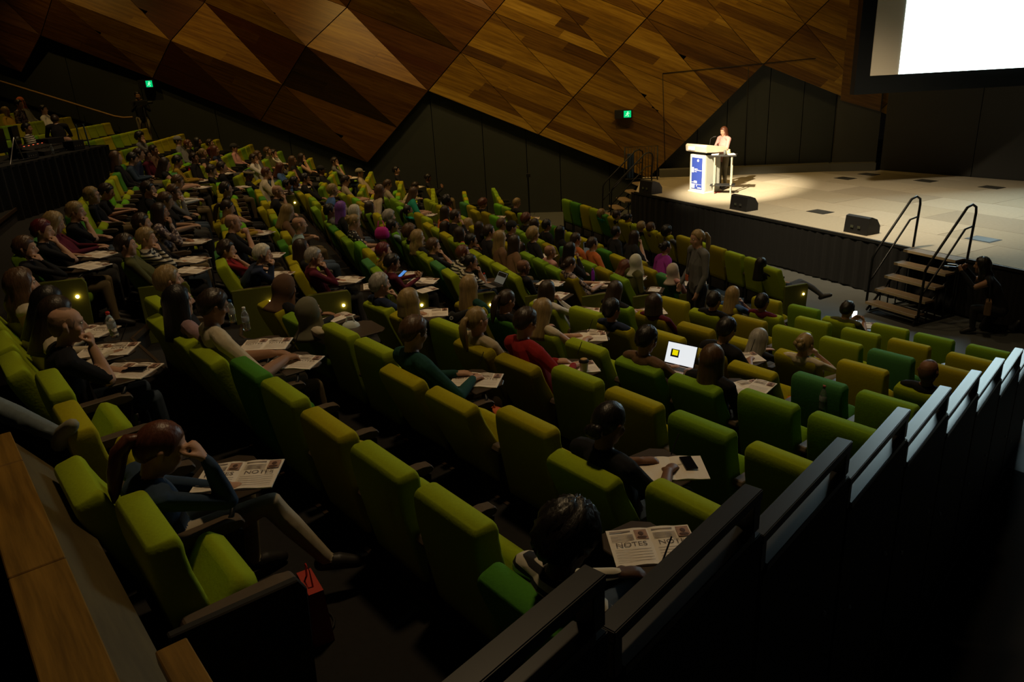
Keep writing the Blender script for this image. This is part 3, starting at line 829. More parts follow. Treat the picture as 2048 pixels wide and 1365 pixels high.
# timber lattice: node(i,j) measured along the wall
def node(i, j): return np.array([-11.216 + 3.4056 * i + 1.1042 * j, .0924 - 1.482 * i + 1.0714 * j + 4.72])
REL = {}
def depth(i, j):
    """relief of the facets: the rear half folds in and out, the half by the stage is flat"""
    if i >= 2: return 0.0
    t = {(0, 1): .30, (1, 1): .30, (1, 2): .62, (0, 2): .0, (1, 3): .0, (0, 0): 0, (1, 0): 0, (-1, 0): .1, (-1, 1): .45, (0, 3): .5, (-1, 2): .1, (1, 4): .55, (0, 4): .2, (-1, -1): 0, (-2, 0): .4, (-2, 1): 0, (-2, -1): .05, (1, 5): .1}
    return 1.5 * t.get((i, j), ((i * 7 + j * 5) % 4) * .14)
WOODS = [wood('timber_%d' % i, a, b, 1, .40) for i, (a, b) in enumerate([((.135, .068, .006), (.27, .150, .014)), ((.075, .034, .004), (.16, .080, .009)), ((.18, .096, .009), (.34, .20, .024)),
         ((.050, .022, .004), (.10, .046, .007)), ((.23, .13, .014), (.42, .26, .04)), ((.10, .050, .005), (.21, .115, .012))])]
FACET_TONES = [wood('facet_shade_timber_%d' % i, a, b, 1, .40) for i, (a, b) in enumerate([((.14, .062, .008), (.28, .145, .018)), ((.19, .095, .011), (.34, .19, .026)), ((.060, .022, .005), (.105, .042, .009)), ((.048, .015, .005), (.080, .026, .008)),
        ((.095, .038, .007), (.19, .085, .013)), ((.075, .028, .006), (.15, .062, .011))])]  # one timber in lit, shaded and middle tones for the folded facets
FACET_SHADE = {(0, 1, 0): 'g', (1, 2, 0): 'g', (0, 2, 0): 'g', (1, 3, 0): 'g', (-1, 1, 0): 'g', (-1, 0, 1): 'g', (-2, 1, 0): 'g', (0, 1, 1): 'd', (1, 2, 1): 'd', (0, 0, 0): 'd', (1, 1, 0): 'd', (-1, 1, 1): 'd', (-1, 2, 0): 'd', (-2, 0, 0): 'd'}  # light and shade painted per facet: g catches light, d in shade, rest medium
tw = struct('wall_timber', BOX((0, 0, 0), (.01, .01, .01)), WOODS[0])
tw.location = (0, wallY(0) + .3, 5)
def clip(poly, a, b, c):
    """keep a*x+b*y<=c"""
    out = []
    for i in range(len(poly)):
        p, q = poly[i], poly[(i + 1) % len(poly)]; fp = a * p[0] + b * p[1] - c; fq = a * q[0] + b * q[1] - c
        if fp <= 1e-9: out.append(p)
        if (fp < -1e-9 and fq > 1e-9) or (fp > 1e-9 and fq < -1e-9):
            t = fp / (fp - fq); out.append((p[0] + (q[0] - p[0]) * t, p[1] + (q[1] - p[1]) * t))
    return out
def in_region(i, j):
    lo = -1 if i <= -2 else 0 if i < 2 else 2 if i < 4 else 5
    return j >= lo and node(i, j)[1] < 9.6
def to3(i, j, a, b, up, out=0.0):
    c = [(i + 1, j), (i, j + 1), (i + 1, j + 1)] if up else [(i, j), (i + 1, j), (i, j + 1)]
    if up: wts = (1 - b, 1 - a, a + b - 1)
    else: wts = (1 - a - b, a, b)
    dd = sum(w_ * depth(*n_) for w_, n_ in zip(wts, c))
    x, z = node(i + a, j + b)
    y = wallY(x)
    return (x - WN[0] * (dd + out), y - WN[1] * (dd + out), z)
npl = 0
for i in range(-6, 6):
    for j in range(-1, 9):
        if not in_region(i, j): continue
        for up in (False, True):
            tri = [(1, 0), (1, 1), (0, 1)] if up else [(0, 0), (1, 0), (0, 1)]
            g = .012; tri = [(p[0] * (1 - g) + g * sum(q[0] for q in tri) / 3, p[1] * (1 - g) + g * sum(q[1] for q in tri) / 3) for p in tri]
            nst = 5
            for s in range(nst):
                b0, b1 = s / nst, (s + 1) / nst
                cuts = [0.0, 1.0] if rng.rand() < .42 else [0, rng.uniform(.3, .7), 1.0]
                for c0, c1 in zip(cuts, cuts[1:]):
                    pl = clip(clip(clip(clip(tri, 0, 1, b1), 0, -1, -b0), 1, 0, c1), -1, 0, -c0)
                    if len(pl) < 3: continue
                    ar = abs(sum(pl[n][0] * pl[(n + 1) % len(pl)][1] - pl[(n + 1) % len(pl)][0] * pl[n][1] for n in range(len(pl)))) / 2
                    if ar < .006: continue
                    bm = bmesh.new(); uvl = bm.loops.layers.uv.new('uv'); o_ = rng.uniform(.0, .006)
                    fr = [bm.verts.new(to3(i, j, a, b, up, .03 + o_)) for a, b in pl]; bk = [bm.verts.new(to3(i, j, a, b, up, -.02)) for a, b in pl]
                    n = len(pl); f = bm.faces.new(fr)
                    off = rng.uniform(0, 50)
                    for lp, (a, b) in zip(f.loops, pl): lp[uvl].uv = (a * 3.7 + off, b * 1.5 + off)
                    for e in range(n): bm.faces.new((bk[e], bk[(e + 1) % n], fr[(e + 1) % n], fr[e]))
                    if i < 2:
                        v_ = FACET_SHADE.get((i, j, int(up)), 'm'); pool = FACET_TONES
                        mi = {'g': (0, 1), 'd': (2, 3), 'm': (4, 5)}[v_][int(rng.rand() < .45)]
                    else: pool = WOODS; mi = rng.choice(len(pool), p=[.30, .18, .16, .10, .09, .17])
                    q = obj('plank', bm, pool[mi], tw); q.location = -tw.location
                    npl += 1
# wall that turns towards the stage, rear wall of the stage
def wallseg(name, a, b, z1, material, th=.25, joints=0):
    a, b = np.array(a), np.array(b); d = (b - a) / np.linalg.norm(b - a); n = np.array([d[1], -d[0]])
    if n @ (np.array([0, 0]) - a) > 0: n = -n
    bm = bmesh.new(); prism(bm, [a, b, b + n * th, a + n * th], 0, z1); o = struct(name, bm, material)
    for q in range(joints):
        s0, s1 = q / joints, (q + 1) / joints
        p, r = a + (b - a) * s0 + d * .01, a + (b - a) * s1 - d * .01
        bm = bmesh.new(); prism(bm, [p - n * .05, r - n * .05, r, p], 1.07, z1 - .01); obj('panel', bm, material, o)
    return o
M_wall2 = mat('charcoal_wall_stage', (.052, .054, .048), .8, noise=.1, nscale=2)
wallseg('wall_return', (10.15, wallY(10.15)), (11.35, 23.45), 12, M_wall2)
wallseg('wall_stage', (11.45, 23.3), (17.6, 14.9), 12, mat('stage_wall', (.036, .036, .034), .8, noise=.1, nscale=1), joints=4)
wallseg('wall_stage_side', (17.6, 14.9), (24, -10), 12, M_black)
wallseg('wall_right', (24, -10), (0, -12), 12, M_black)
wallseg('wall_back', (0, -12), (-34, -2), 12, M_black)
wallseg('wall_rear', (-34, -2), (-34, 30), 12, M_black)
bm = bmesh.new(); prism(bm, [(-36, -14), (26, -14), (26, 32), (-36, 32)], 12, 12.3); struct('ceiling', bm, M_black)
# timber continues on the return wall
bm = bmesh.new(); uvl = bm.loops.layers.uv.new('uv')
for s in range(9):
    z0, z1 = 2.95 + s * 1.0, 2.95 + (s + 1) * 1.0 - .01
    v = [bm.verts.new(p) for p in ((10.2, wallY(10.2) - .04, z0 + .18), (11.3, 23.42, z0 - .18), (11.3, 23.42, z1 - .18), (10.2, wallY(10.2) - .04, z1 + .18))]
    f = bm.faces.new(v)
    for lp, q in zip(f.loops, ((0, s), (1.4, s), (1.4, s + .8), (0, s + .8))): lp[uvl].uv = q
rw = struct('wall_return_timber', bm, WOODS[1])
sol = rw.modifiers.new('thick', 'SOLIDIFY'); sol.thickness = .05
# skirting along the stage wall
bm = bmesh.new()
for a, b in [((4.9, 24.1), (10.0, 23.45)), ((10.0, 23.45), (11.2, 23.1))]:
    a, b = np.array(a), np.array(b); d = (b - a) / np.linalg.norm(b - a); n = np.array([-d[1], d[0]])
    prism(bm, [a, b, b + n * .35, a + n * .35], 1.07, 1.30)
struct('baseboard_stage', bm, mat('skirting', (.10, .098, .08), .7))
# joints of the flush door in the timber
bm = bmesh.new()
def strip(p, q, wd=.02):
    P0, P1 = Vector((p[0], wallY(p[0]) - .045, p[1])), Vector((q[0], wallY(q[0]) - .045, q[1])); tube(bm, [P0, P1], wd / 2, 4, cap=False)
strip((5.12, 1.3), (5.0, 4.15)); strip((5.0, 4.15), (9.4, 4.35)); strip((7.55, 1.3), (7.5, 4.2))
struct('trim_1', bm, M_black)

# ---- stage
SD = np.array([math.cos(R(-64)), math.sin(R(-64))]); SN = np.array([-SD[1], SD[0]])     # along the front edge, into the stage
S0 = np.array([3.75, 21.75])
SH = 1.07
def sp(a, b): return S0 + SD * a + SN * b
bm = bmesh.new(); prism(bm, [sp(0, 0), sp(17, 0), sp(17, 11), sp(5, 12), (11.4, 23.3), (10.15, 23.7), (4.4, 24.5)], 0, SH - .02)
stage = struct('floor_stage', bm, M_black)
M_st = [mat('stage_carpet_%d' % i, c, .95, noise=.10, nscale=14, bump=.1) for i, c in enumerate([(.40, .35, .26), (.36, .32, .24), (.44, .39, .30), (.33, .29, .22)])]
stage_poly = [tuple(sp(0, 0)), tuple(sp(17, 0)), tuple(sp(17, 9.6)), (17.4, 15.0), (11.4, 23.2), (10.15, 23.6), (4.4, 24.4)]
def in_clip(poly):
    for i in range(len(stage_poly)):
        p, q = stage_poly[i], stage_poly[(i + 1) % len(stage_poly)]
        a, b = q[1] - p[1], -(q[0] - p[0]); poly = clip(poly, a, b, a * p[0] + b * p[1])
        if len(poly) < 3: return None
    return poly
# order of stage_poly must be counter-clockwise for the clip above
if sum(stage_poly[i][0] * stage_poly[(i + 1) % 7][1] - stage_poly[(i + 1) % 7][0] * stage_poly[i][1] for i in range(7)) < 0: stage_poly.reverse()
for ia in range(-3, 10):
    for ib in range(0, 9):
        a0 = ia * 2.4 + (ib % 2) * 1.2; b0 = ib * 1.2
        pl = in_clip([tuple(sp(a0 + .004, b0 + .004)), tuple(sp(a0 + 2.396, b0 + .004)), tuple(sp(a0 + 2.396, b0 + 1.196)), tuple(sp(a0 + .004, b0 + 1.196))])
        if not pl: continue
        bm = bmesh.new(); prism(bm, pl, SH - .03, SH + rng.uniform(0, .002)); obj('deck_panel', bm, M_st[rng.choice(4, p=[.4, .3, .18, .12])], stage)
# black skirt round the stage
bm = bmesh.new(); pts = []
for q in range(0, 800):
    a = -.2 + q * .0212; b = -.03 - .030 * math.sin(q * .55 + 2.2 * math.sin(q * .043)) * (.6 + .4 * math.sin(q * .021)) - .008 * math.sin(q * 1.31)
    pts.append(sp(a, b))
bot = [bm.verts.new((p[0], p[1], .02 + .03 * abs(math.sin(i * .05)))) for i, p in enumerate(pts)]; top = [bm.verts.new((*(p * .2 + sp(-.2 + i * .0212, -.02) * .8), SH - .03)) for i, p in enumerate(pts)]
for i in range(len(pts) - 1): bm.faces.new((bot[i], bot[i + 1], top[i + 1], top[i]))
o = obj('stage_skirt', bm, M_drape, smooth=True); tag(o, 'black pleated skirt hanging along the front edge of the stage', 'drape')
bm = bmesh.new(); prism(bm, [sp(-.05, -.035), sp(17, -.035), sp(17, .0), sp(-.05, .0)], SH - .06, SH - .005); struct('trim_2', bm, M_black)
# floor hatches
for x, y in [(7.32, 17.55), (9.84, 22.04), (10.74, 22.52), (11.56, 20.9), (12.46, 19.42), (9.09, 14.17)]:
    o = empty('floor_hatch', (x, y, SH), R(-64))
    obj('lid', BOX((-.22, -.16, .001), (.22, .16, .012), .003), mat('hatch', (.045, .045, .04), .4), o); obj('frame', BOX((-.25, -.19, .0), (.25, .19, .006)), M_black, o)
    nm = {(7.32): 'beside the middle foldback speaker', 9.84: 'far from the lectern along the back wall', 10.74: 'closest to the corner of the back wall', 11.56: 'under the screen in mid stage', 12.46: 'under the white part of the screen', 9.09: 'beside the stage steps, catching blue light'}[x]
    tag(o, 'small dark floor hatch %s' % nm, 'hatch')
# wedge speakers
for i, (x, y, rz, l) in enumerate([(3.95, 21.35, R(26), 'black wedge speaker at the far end of the stage beside the cage gate'), (5.62, 18.25, R(26), 'black wedge speaker midway along the stage edge'), (7.1, 15.2, R(26), 'black wedge speaker on the stage edge near the steps')]):
    o = empty('stage_monitor', (x, y, SH), rz - R(90)); tag(o, l, 'speaker', 'foldback speakers on the stage edge')
    bm = bmesh.new(); pr = [(-.02, 0), (.36, 0), (.36, .16), (.26, .30), (.10, .36), (0.02, .34)]
    a = [bm.verts.new((-.28, p, q)) for p, q in pr]; b = [bm.verts.new((.28, p, q)) for p, q in pr]
    bm.faces.new(a[::-1]); bm.faces.new(b)
    for e in range(6): bm.faces.new((a[e], a[(e + 1) % 6], b[(e + 1) % 6], b[e]))
    obj('cabinet', bm, M_black, o)
    obj('grille', BOX((-.25, .365, .03), (.25, .372, .15)), M_blackm, o)
    bm = bmesh.new(); box(bm, (-.12, -.025, .12), (-.05, -.015, .17)); box(bm, (.05, -.025, .12), (.12, -.015, .17)); obj('handle', bm, M_steel, o)

# ---- screen
o = empty('projection_screen', (12.4, 19.3, 3.5)); tag(o, 'huge lit projection screen in a black frame hanging above the stage', 'screen')
bm = bmesh.new(); box(bm, (8.63 - 12.4, .0, .03), (17.2 - 12.4, .25, 5.6)); obj('frame', bm, M_blackm, o)
obj('border', BOX((8.97 - 12.4, -.02, .45), (16.8 - 12.4, -.001, 5.3)), mat('screen_cloth', (.70, .62, .50), .9), o)
obj('picture', BOX((9.65 - 12.4, -.026, .455), (16.2 - 12.4, -.021, 5.3)), mat('screen_picture', (.9, .95, .95), .9, emit=(.70, .96, 1.0), estr=7.0), o)
bm = bmesh.new()
for x in (-2.5, 3.5): tube(bm, [(x, .12, 5.5), (x, .12, 8.5)], .015, 6)
obj('cable', bm, M_black, o)

# ------------------------------------------------------------------ seats
ORD = ['first', 'second', 'third', 'fourth', 'fifth', 'sixth', 'seventh', 'eighth', 'ninth', 'tenth', 'eleventh', 'twelfth', 'thirteenth', 'fourteenth', 'fifteenth', 'sixteenth', 'seventeenth']
FROMROW = {1: 9, 2: 10, 3: 10}
BLK = {1: 'the block by the railing', 2: 'the middle block', 3: 'the block along the timber wall'}
BLK2 = {1: 'railing block', 2: 'middle block', 3: 'timber wall block'}
def place(b, k, j): return '%s row from stage, %s seat, %s' % (ORD[FROMROW[b] - k], ORD[j], BLK2[b])

def rring(hx, y0, y1, r, z, n=4):
    """rounded rectangle ring"""
    out = []
    for cx_, cy_, a0 in ((hx - r, y1 - r, 0), (-hx + r, y1 - r, 90), (-hx + r, y0 + r, 180), (hx - r, y0 + r, 270)):
        for q in range(n): a = R(a0 + 90 * q / (n - 1)); out.append((cx_ + r * math.cos(a), cy_ + r * math.sin(a), z))
    return out
def loft(bm, rings, mi=0, smooth=True, caps=True):
    V = [[bm.verts.new(p) for p in r] for r in rings]
    n = len(V[0])
    for a, b in zip(V, V[1:]):
        for k in range(n):
            f = bm.faces.new((a[k], a[(k + 1) % n], b[(k + 1) % n], b[k])); f.smooth = smooth; f.material_index = mi
    if caps:
        f = bm.faces.new(V[0][::-1]); f.material_index = mi; f = bm.faces.new(V[-1]); f.material_index = mi
def mesh_of(bm, name):
    bmesh.ops.recalc_face_normals(bm, faces=bm.faces[:]); me = D.meshes.new(name); bm.to_mesh(me); bm.free(); return me
bm = bmesh.new(); rg = []
for z in (.33, .40, .50, .60, .70, .80, .88, .925, .950, .962, .968):
    back = .085 * max(0, (.86 - z) / .5) ** 1.2 if z < .86 else 0.0
    th = .135 + .02 * math.exp(-((z - .62) / .16) ** 2)
    e = max(0, (z - .925) / .043); ins = .017 * e * e
    rg.append(rring(.248 - ins, back + ins, back + th - ins, .022, z + .004 * 0))
loft(bm, rg); me_back = mesh_of(bm, 'backrest')
for p in me_back.polygons: p.use_smooth = True
bm = bmesh.new()
loft(bm, [rring(.215, .10, .24, .02, .34), rring(.225, .10, .25, .02, .12), rring(.225, .10, .25, .02, .10)]); me_shell = mesh_of(bm, 'base_shell')
bm = bmesh.new()
loft(bm, [rring(.225, .15, .51, .05, .345), rring(.24, .14, .53, .06, .365), rring(.245, .135, .535, .06, .42), rring(.235, .145, .525, .06, .45), rring(.20, .17, .49, .05, .458)]); me_cush = mesh_of(bm, 'seat_cushion')
def extr(bm, prof, x0, x1, mi=0):
    a = [bm.verts.new((x0, p, q)) for p, q in prof]; b = [bm.verts.new((x1, p, q)) for p, q in prof]; n = len(prof)
    bm.faces.new(a[::-1]); bm.faces.new(b)
    for e in range(n): bm.faces.new((a[e], a[(e + 1) % n], b[(e + 1) % n], b[e]))
bm = bmesh.new(); extr(bm, [(.10, .0), (.44, 0), (.46, .10), (.50, .58), (.47, .60), (.10, .60)], .285, .325); me_side = mesh_of(bm, 'side_panel')
bm = bmesh.new(); extr(bm, [(.05, .62), (.06, .60), (.46, .595), (.505, .605), (.515, .625), (.50, .648), (.44, .655), (.07, .652)], .268, .342); bmesh.ops.bevel(bm, geom=bm.edges[:], offset=.006, segments=1, affect='EDGES'); me_arm = mesh_of(bm, 'armrest')
bm = bmesh.new(); prism(bm, [(.26, .40), (.26, .66), (.20, .72), (-.10, .74), (-.17, .68), (-.19, .50), (-.10, .42)], .695, .71); bmesh.ops.bevel(bm, geom=bm.edges[:], offset=.004, segments=1, affect='EDGES'); me_tab = mesh_of(bm, 'writing_tablet')
bm = bmesh.new(); tube(bm, [(.305, .42, .60), (.30, .47, .66), (.20, .52, .688)], .012, 6); me_tarm = mesh_of(bm, 'tablet_arm')
bm = bmesh.new(); extr(bm, [(.0, .0), (.48, 0), (.50, .10), (.53, .60), (.50, .655), (.0, .665)], .33, .37); bmesh.ops.bevel(bm, geom=bm.edges[:], offset=.006, segments=1, affect='EDGES'); me_end = mesh_of(bm, 'end_panel')
bm = bmesh.new(); lathe(bm, [(.004, 0), (.016, .001), (.018, .012), (.012, .020), (.004, .024)], 10); bmesh.ops.transform(bm, matrix=Matrix.Translation((.37, .42, .47)) @ Matrix.Rotation(R(90), 4, 'Y'), verts=bm.verts[:]); me_lamp = mesh_of(bm, 'aisle_light')
for me_, m_ in ((me_back, SEATM[0]), (me_cush, SEATM[0]), (me_end, M_dark), (me_shell, M_dark), (me_side, M_dark), (me_arm, M_arm), (me_tab, M_tray), (me_tarm, M_blackm), (me_lamp, M_bulb)): me_.materials.append(m_)
def part(name, me, parent, material=None, mw=None):
    o = D.objects.new(name, me); col.objects.link(o); o.parent = parent
    if material is not None:
        o.material_slots[0].link = 'OBJECT'; o.material_slots[0].material = material
    if mw is not None: o.matrix_basis = mw
    return o
def rot_at(ang, y, z): return Matrix.Translation((0, y, z)) @ Matrix.Rotation(R(ang), 4, 'X') @ Matrix.Translation((0, -y, -z))
M_END = [mat('end_panel_green', (.12, .14, .012), .9, noise=.1, nscale=40), M_dark]
SEATMAT = {}
far_rows = bmesh.new()
NEIGH = {(r[0], r[1], r[2]) for r in SEATS}
for (b, k, j, x, y, z, ang, c, fl, keep, who) in SEATS:
    M = Matrix.Translation((x, y, z)) @ Matrix.Rotation(R(ang - 90), 4, 'Z')
    SEATMAT[(b, k, j)] = M
    tilt = rot_at((14 if fl else 0) + (((j * 7 + k * 3) % 5) - 2) * .5, .10, .42)
    if not keep:
        for me_, mi, mw in ((me_back, 0, tilt), (me_cush, 0, Matrix.Identity(4)), (me_arm, 1, Matrix.Identity(4)), (me_side, 1, Matrix.Identity(4))):
            tmp = bmesh.new(); tmp.from_mesh(me_); tmp.transform(M @ mw)
            n0 = len(far_rows.verts); vm = [far_rows.verts.new(v.co) for v in tmp.verts]; tmp.verts.index_update()
            for f in tmp.faces:
                q = far_rows.faces.new([vm[v.index] for v in f.verts]); q.material_index = (c % 3) if mi == 0 else 3
            tmp.free()
        continue
    s = empty('auditorium_seat', (x, y, z), R(ang - 90))
    cn = SEAT[c][0]
    tag(s, ('occupied ' if who >= 0 else 'reclined ' if fl else 'empty ') + cn + ' seat, ' + place(b, k, j), 'seat', 'auditorium seats in ' + BLK[b])
    part('backrest', me_back, s, SEATM[c], tilt)
    part('base_shell', me_shell, s)
    up = 0 if who >= 0 else (64 if (j + k) % 3 else 56)
    part('seat_cushion', me_cush, s, SEATM[c], rot_at(up, .20, .37))
    part('side_panel', me_side, s); part('armrest', me_arm, s)
    if (b, k, j + 1) not in NEIGH or b == 1 and (b, k, j + 1) not in NEIGH:
        part('side_panel', me_side, s, mw=Matrix.Translation((-.61, 0, 0))); part('armrest', me_arm, s, mw=Matrix.Translation((-.61, 0, 0)))
    if j == 0:
        part('end_panel', me_end, s, M_END[0] if b > 1 else M_dark)
        if b > 1: part('aisle_light', me_lamp, s)
far = obj('seat_rows', far_rows, [SEATM[0], SEATM[1], SEATM[2], M_dark]); tag(far, 'distant rows of green seats at the back along the timber wall', 'seat', kind='stuff')

# ------------------------------------------------------------------ people
SKIN = {1: (.52, .30, .20), 2: (.36, .19, .11), 3: (.20, .095, .052), 4: (.085, .040, .024)}
HAIRC = {'k': (.010, .008, .007), 'd': (.030, .018, .011), 'b': (.085, .045, .022), 'y': (.27, .185, .075), 'g': (.30, .28, .25), 'w': (.58, .54, .46), 'r': (.105, .034, .016), 'm': (.10, .012, .016), 'v': (.20, .07, .38)}
HAIRN = {'k': 'black', 'd': 'dark', 'b': 'brown', 'y': 'blonde', 'g': 'grey', 'w': 'white', 'r': 'auburn', 'm': 'dark red', 'v': 'purple'}
TOPC = {'black': (.014, .014, .016), 'denim': (.035, .060, .105), 'cream': (.58, .50, .36), 'mauve': (.30, .19, .20), 'olive': (.085, .085, .030), 'teal': (.014, .060, .050), 'red': (.28, .018, .018), 'beige': (.42, .34, .22),
        'navy': (.022, .032, .070), 'brown': (.15, .085, .045), 'white': (.66, .64, .60), 'blue': (.06, .13, .33), 'maroon': (.11, .014, .030), 'grey': (.15, .15, .15), 'mustard': (.40, .25, .03), 'sky': (.30, .42, .44),
        'green': (.02, .26, .17), 'orange': (.50, .14, .04), 'pink': (.52, .27, .25), 'purple': (.25, .03, .26), 'sage': (.24, .26, .16)}
TOPM = {n: mat('cloth_' + n, c, .9, noise=.15, nscale=25, bump=.12, spec=.2) for n, c in TOPC.items()}
TOPM['stripe'] = pattern('cloth_stripe', 'stripe', (.62, .57, .46), (.012, .012, .014), 7)
TOPM['floral'] = pattern('cloth_floral', 'noise', (.07, .05, .06), (.42, .33, .30), 24)
TOPM['dots'] = pattern('cloth_dots', 'dots', (.62, .60, .55), (.012, .012, .013), 20)
SKINM = {k: mat('skin_%d' % k, c, .55, noise=.06, nscale=30, spec=.3) for k, c in SKIN.items()}
def hairmat(k):
    n = 'hair_' + k
    if n in MATS: return MATS[n]
    mm = mat(n, HAIRC[k], .42, spec=.45); nt = mm.node_tree; b = nt.nodes['Principled BSDF']
    tc = nt.nodes.new('ShaderNodeTexCoord'); mp = nt.nodes.new('ShaderNodeMapping'); mp.inputs['Scale'].default_value = (55, 55, 5)
    t = nt.nodes.new('ShaderNodeTexNoise'); t.inputs['Scale'].default_value = 1; t.inputs['Detail'].default_value = 2
    bp = nt.nodes.new('ShaderNodeBump'); bp.inputs['Strength'].default_value = .5; bp.inputs['Distance'].default_value = .008
    mx = nt.nodes.new('ShaderNodeMix'); mx.data_type = 'RGBA'; c = HAIRC[k]; mx.inputs[6].default_value = (*[v * .35 for v in c], 1); mx.inputs[7].default_value = (*[min(1, v * 1.75) for v in c], 1)
    nt.links.new(tc.outputs['Object'], mp.inputs[0]); nt.links.new(mp.outputs[0], t.inputs['Vector']); nt.links.new(t.outputs['Fac'], bp.inputs['Height']); nt.links.new(bp.outputs[0], b.inputs['Normal'])
    nt.links.new(t.outputs['Fac'], mx.inputs[0]); nt.links.new(mx.outputs[2], b.inputs['Base Color'])
    return mm
M_jeans = mat('denim_jeans', (.05, .075, .12), .9, noise=.25, nscale=30)
M_trou = [mat('trousers_black', (.015, .015, .017), .9), M_jeans, mat('trousers_khaki', (.16, .12, .06), .9), mat('trousers_grey', (.06, .06, .062), .9)]
M_shoe = mat('shoe', (.02, .018, .017), .5)
M_eye = mat('eye_white', (.7, .68, .64), .3); M_iris = mat('iris', (.02, .012, .008), .2)
M_glass = mat('spectacle_frame', (.02, .015, .012), .3)

LBL = {'skin': 0, 'top': 1, 'uarm': 2, 'farm': 3, 'leg': 4, 'shoe': 5}
def nrm(v): v = np.array(v, float); return v / (np.linalg.norm(v) + 1e-9)
def hand_pieces(w_, d, n, curl, out, grip=False):
    d = nrm(d); n = nrm(np.array(n) - d * (np.array(n) @ d)); s = np.cross(n, d)
    w_ = np.array(w_, float); sc = .92
    out.append(('skin', [w_, w_ + d * .04 * sc, w_ + d * .088 * sc], [.026, .036, .036], (n, .55)))
    for q, (o, L) in enumerate(((-1.5, .070), (-.5, .082), (.5, .078), (1.5, .060))):
        p = w_ + d * .080 * sc + s * o * .0195; a = curl * .5; pts = [p]
        for e in range(3):
            dirn = d * math.cos(a) + n * math.sin(a) + s * o * .03; pts.append(pts[-1] + nrm(dirn) * L * (.42, .33, .25)[e]); a += curl
        out.append(('skin', pts, [.0098, .0092, .0086, .0072], None))
    p = w_ + d * .022 - s * .022
    pts = [p, p - s * .022 + d * .022 + n * .008, p - s * .026 + d * .055 + n * .020 * (1 + curl), p - s * .014 + d * .078 + n * .028 * (1 + curl)]
    out.append(('skin', pts, [.015, .0125, .0105, .0085], None))
def body_pieces(pose, P):
    """named tapered pieces of one figure; metres, local seat frame"""
    o = []
    hc = np.array(P['head']); nk = np.array(P.get('neck', (0, .09, 1.02)))
    pel = np.array(P.get('pelvis', (0, .25, .50))); ch = np.array(P.get('chest', (0, .135, .80)))
    mid = (pel + ch) / 2
    fl = (np.array([0, 1.0, 0]), .66)
    o.append(('top', [pel, mid, ch, nk - np.array([0, 0, .10])], [.165, .158, .175, .135], fl))
    for s in (-1, 1):
        sh = np.array(P['sh'][0 if s < 0 else 1]); o.append(('top', [nk + np.array([s * .03, 0, -.035]), nk * .4 + sh * .6 + np.array([0, 0, .0]), sh], [.060, .062, .066], None))
    for s, key in ((-1, 'L'), (1, 'R')):
        sh = np.array(P['sh'][0 if s < 0 else 1]); el, wr, hd, pn, cu = P[key]
        el, wr = np.array(el, float), np.array(wr, float)
        o.append(('uarm', [sh, sh * .55 + el * .45, el], [.062, .052, .042], None)); o.append(('farm', [el, el * .6 + wr * .4, wr], [.043, .041, .029], None))
        hand_pieces(wr, hd, pn, cu, o)
    for key in ('legL', 'legR'):
        hip, kn, an, toe = [np.array(v, float) for v in P[key]]
        o.append(('leg', [hip, hip * .5 + kn * .5, kn], [.098, .083, .062], None)); o.append(('leg', [kn, kn * .6 + an * .4, an], [.060, .058, .040], None))
        f = nrm(toe - an); heel = an - f * .03 + np.array(P.get('heel', (0, 0, -.04))); o.append(('shoe', [heel, heel * .5 + toe * .5 + np.array([0, 0, .012]), toe], [.040, .046, .034], None))
    # head
    Mh = Matrix.Rotation(P.get('yaw', 0), 3, 'Z') @ Matrix.Rotation(P.get('nod', 0), 3, 'X') @ Matrix.Rotation(P.get('roll', 0), 3, 'Y'); Mh = np.array(Mh)
    T = lambda p: hc + Mh @ np.array(p)
    o.append(('skin', [nk - np.array([0, -.005, .03]), T((0, -.015, -.06))], [.056, .052], None))
    return o, hc, Mh
HEADR = [(-.118, .026, .030, .050), (-.105, .042, .048, .038), (-.08, .055, .066, .022), (-.04, .066, .082, .008), (0, .073, .093, 0), (.04, .077, .099, -.006), (.075, .070, .091, -.008), (.10, .052, .068, -.009), (.114, .026, .034, -.009)]
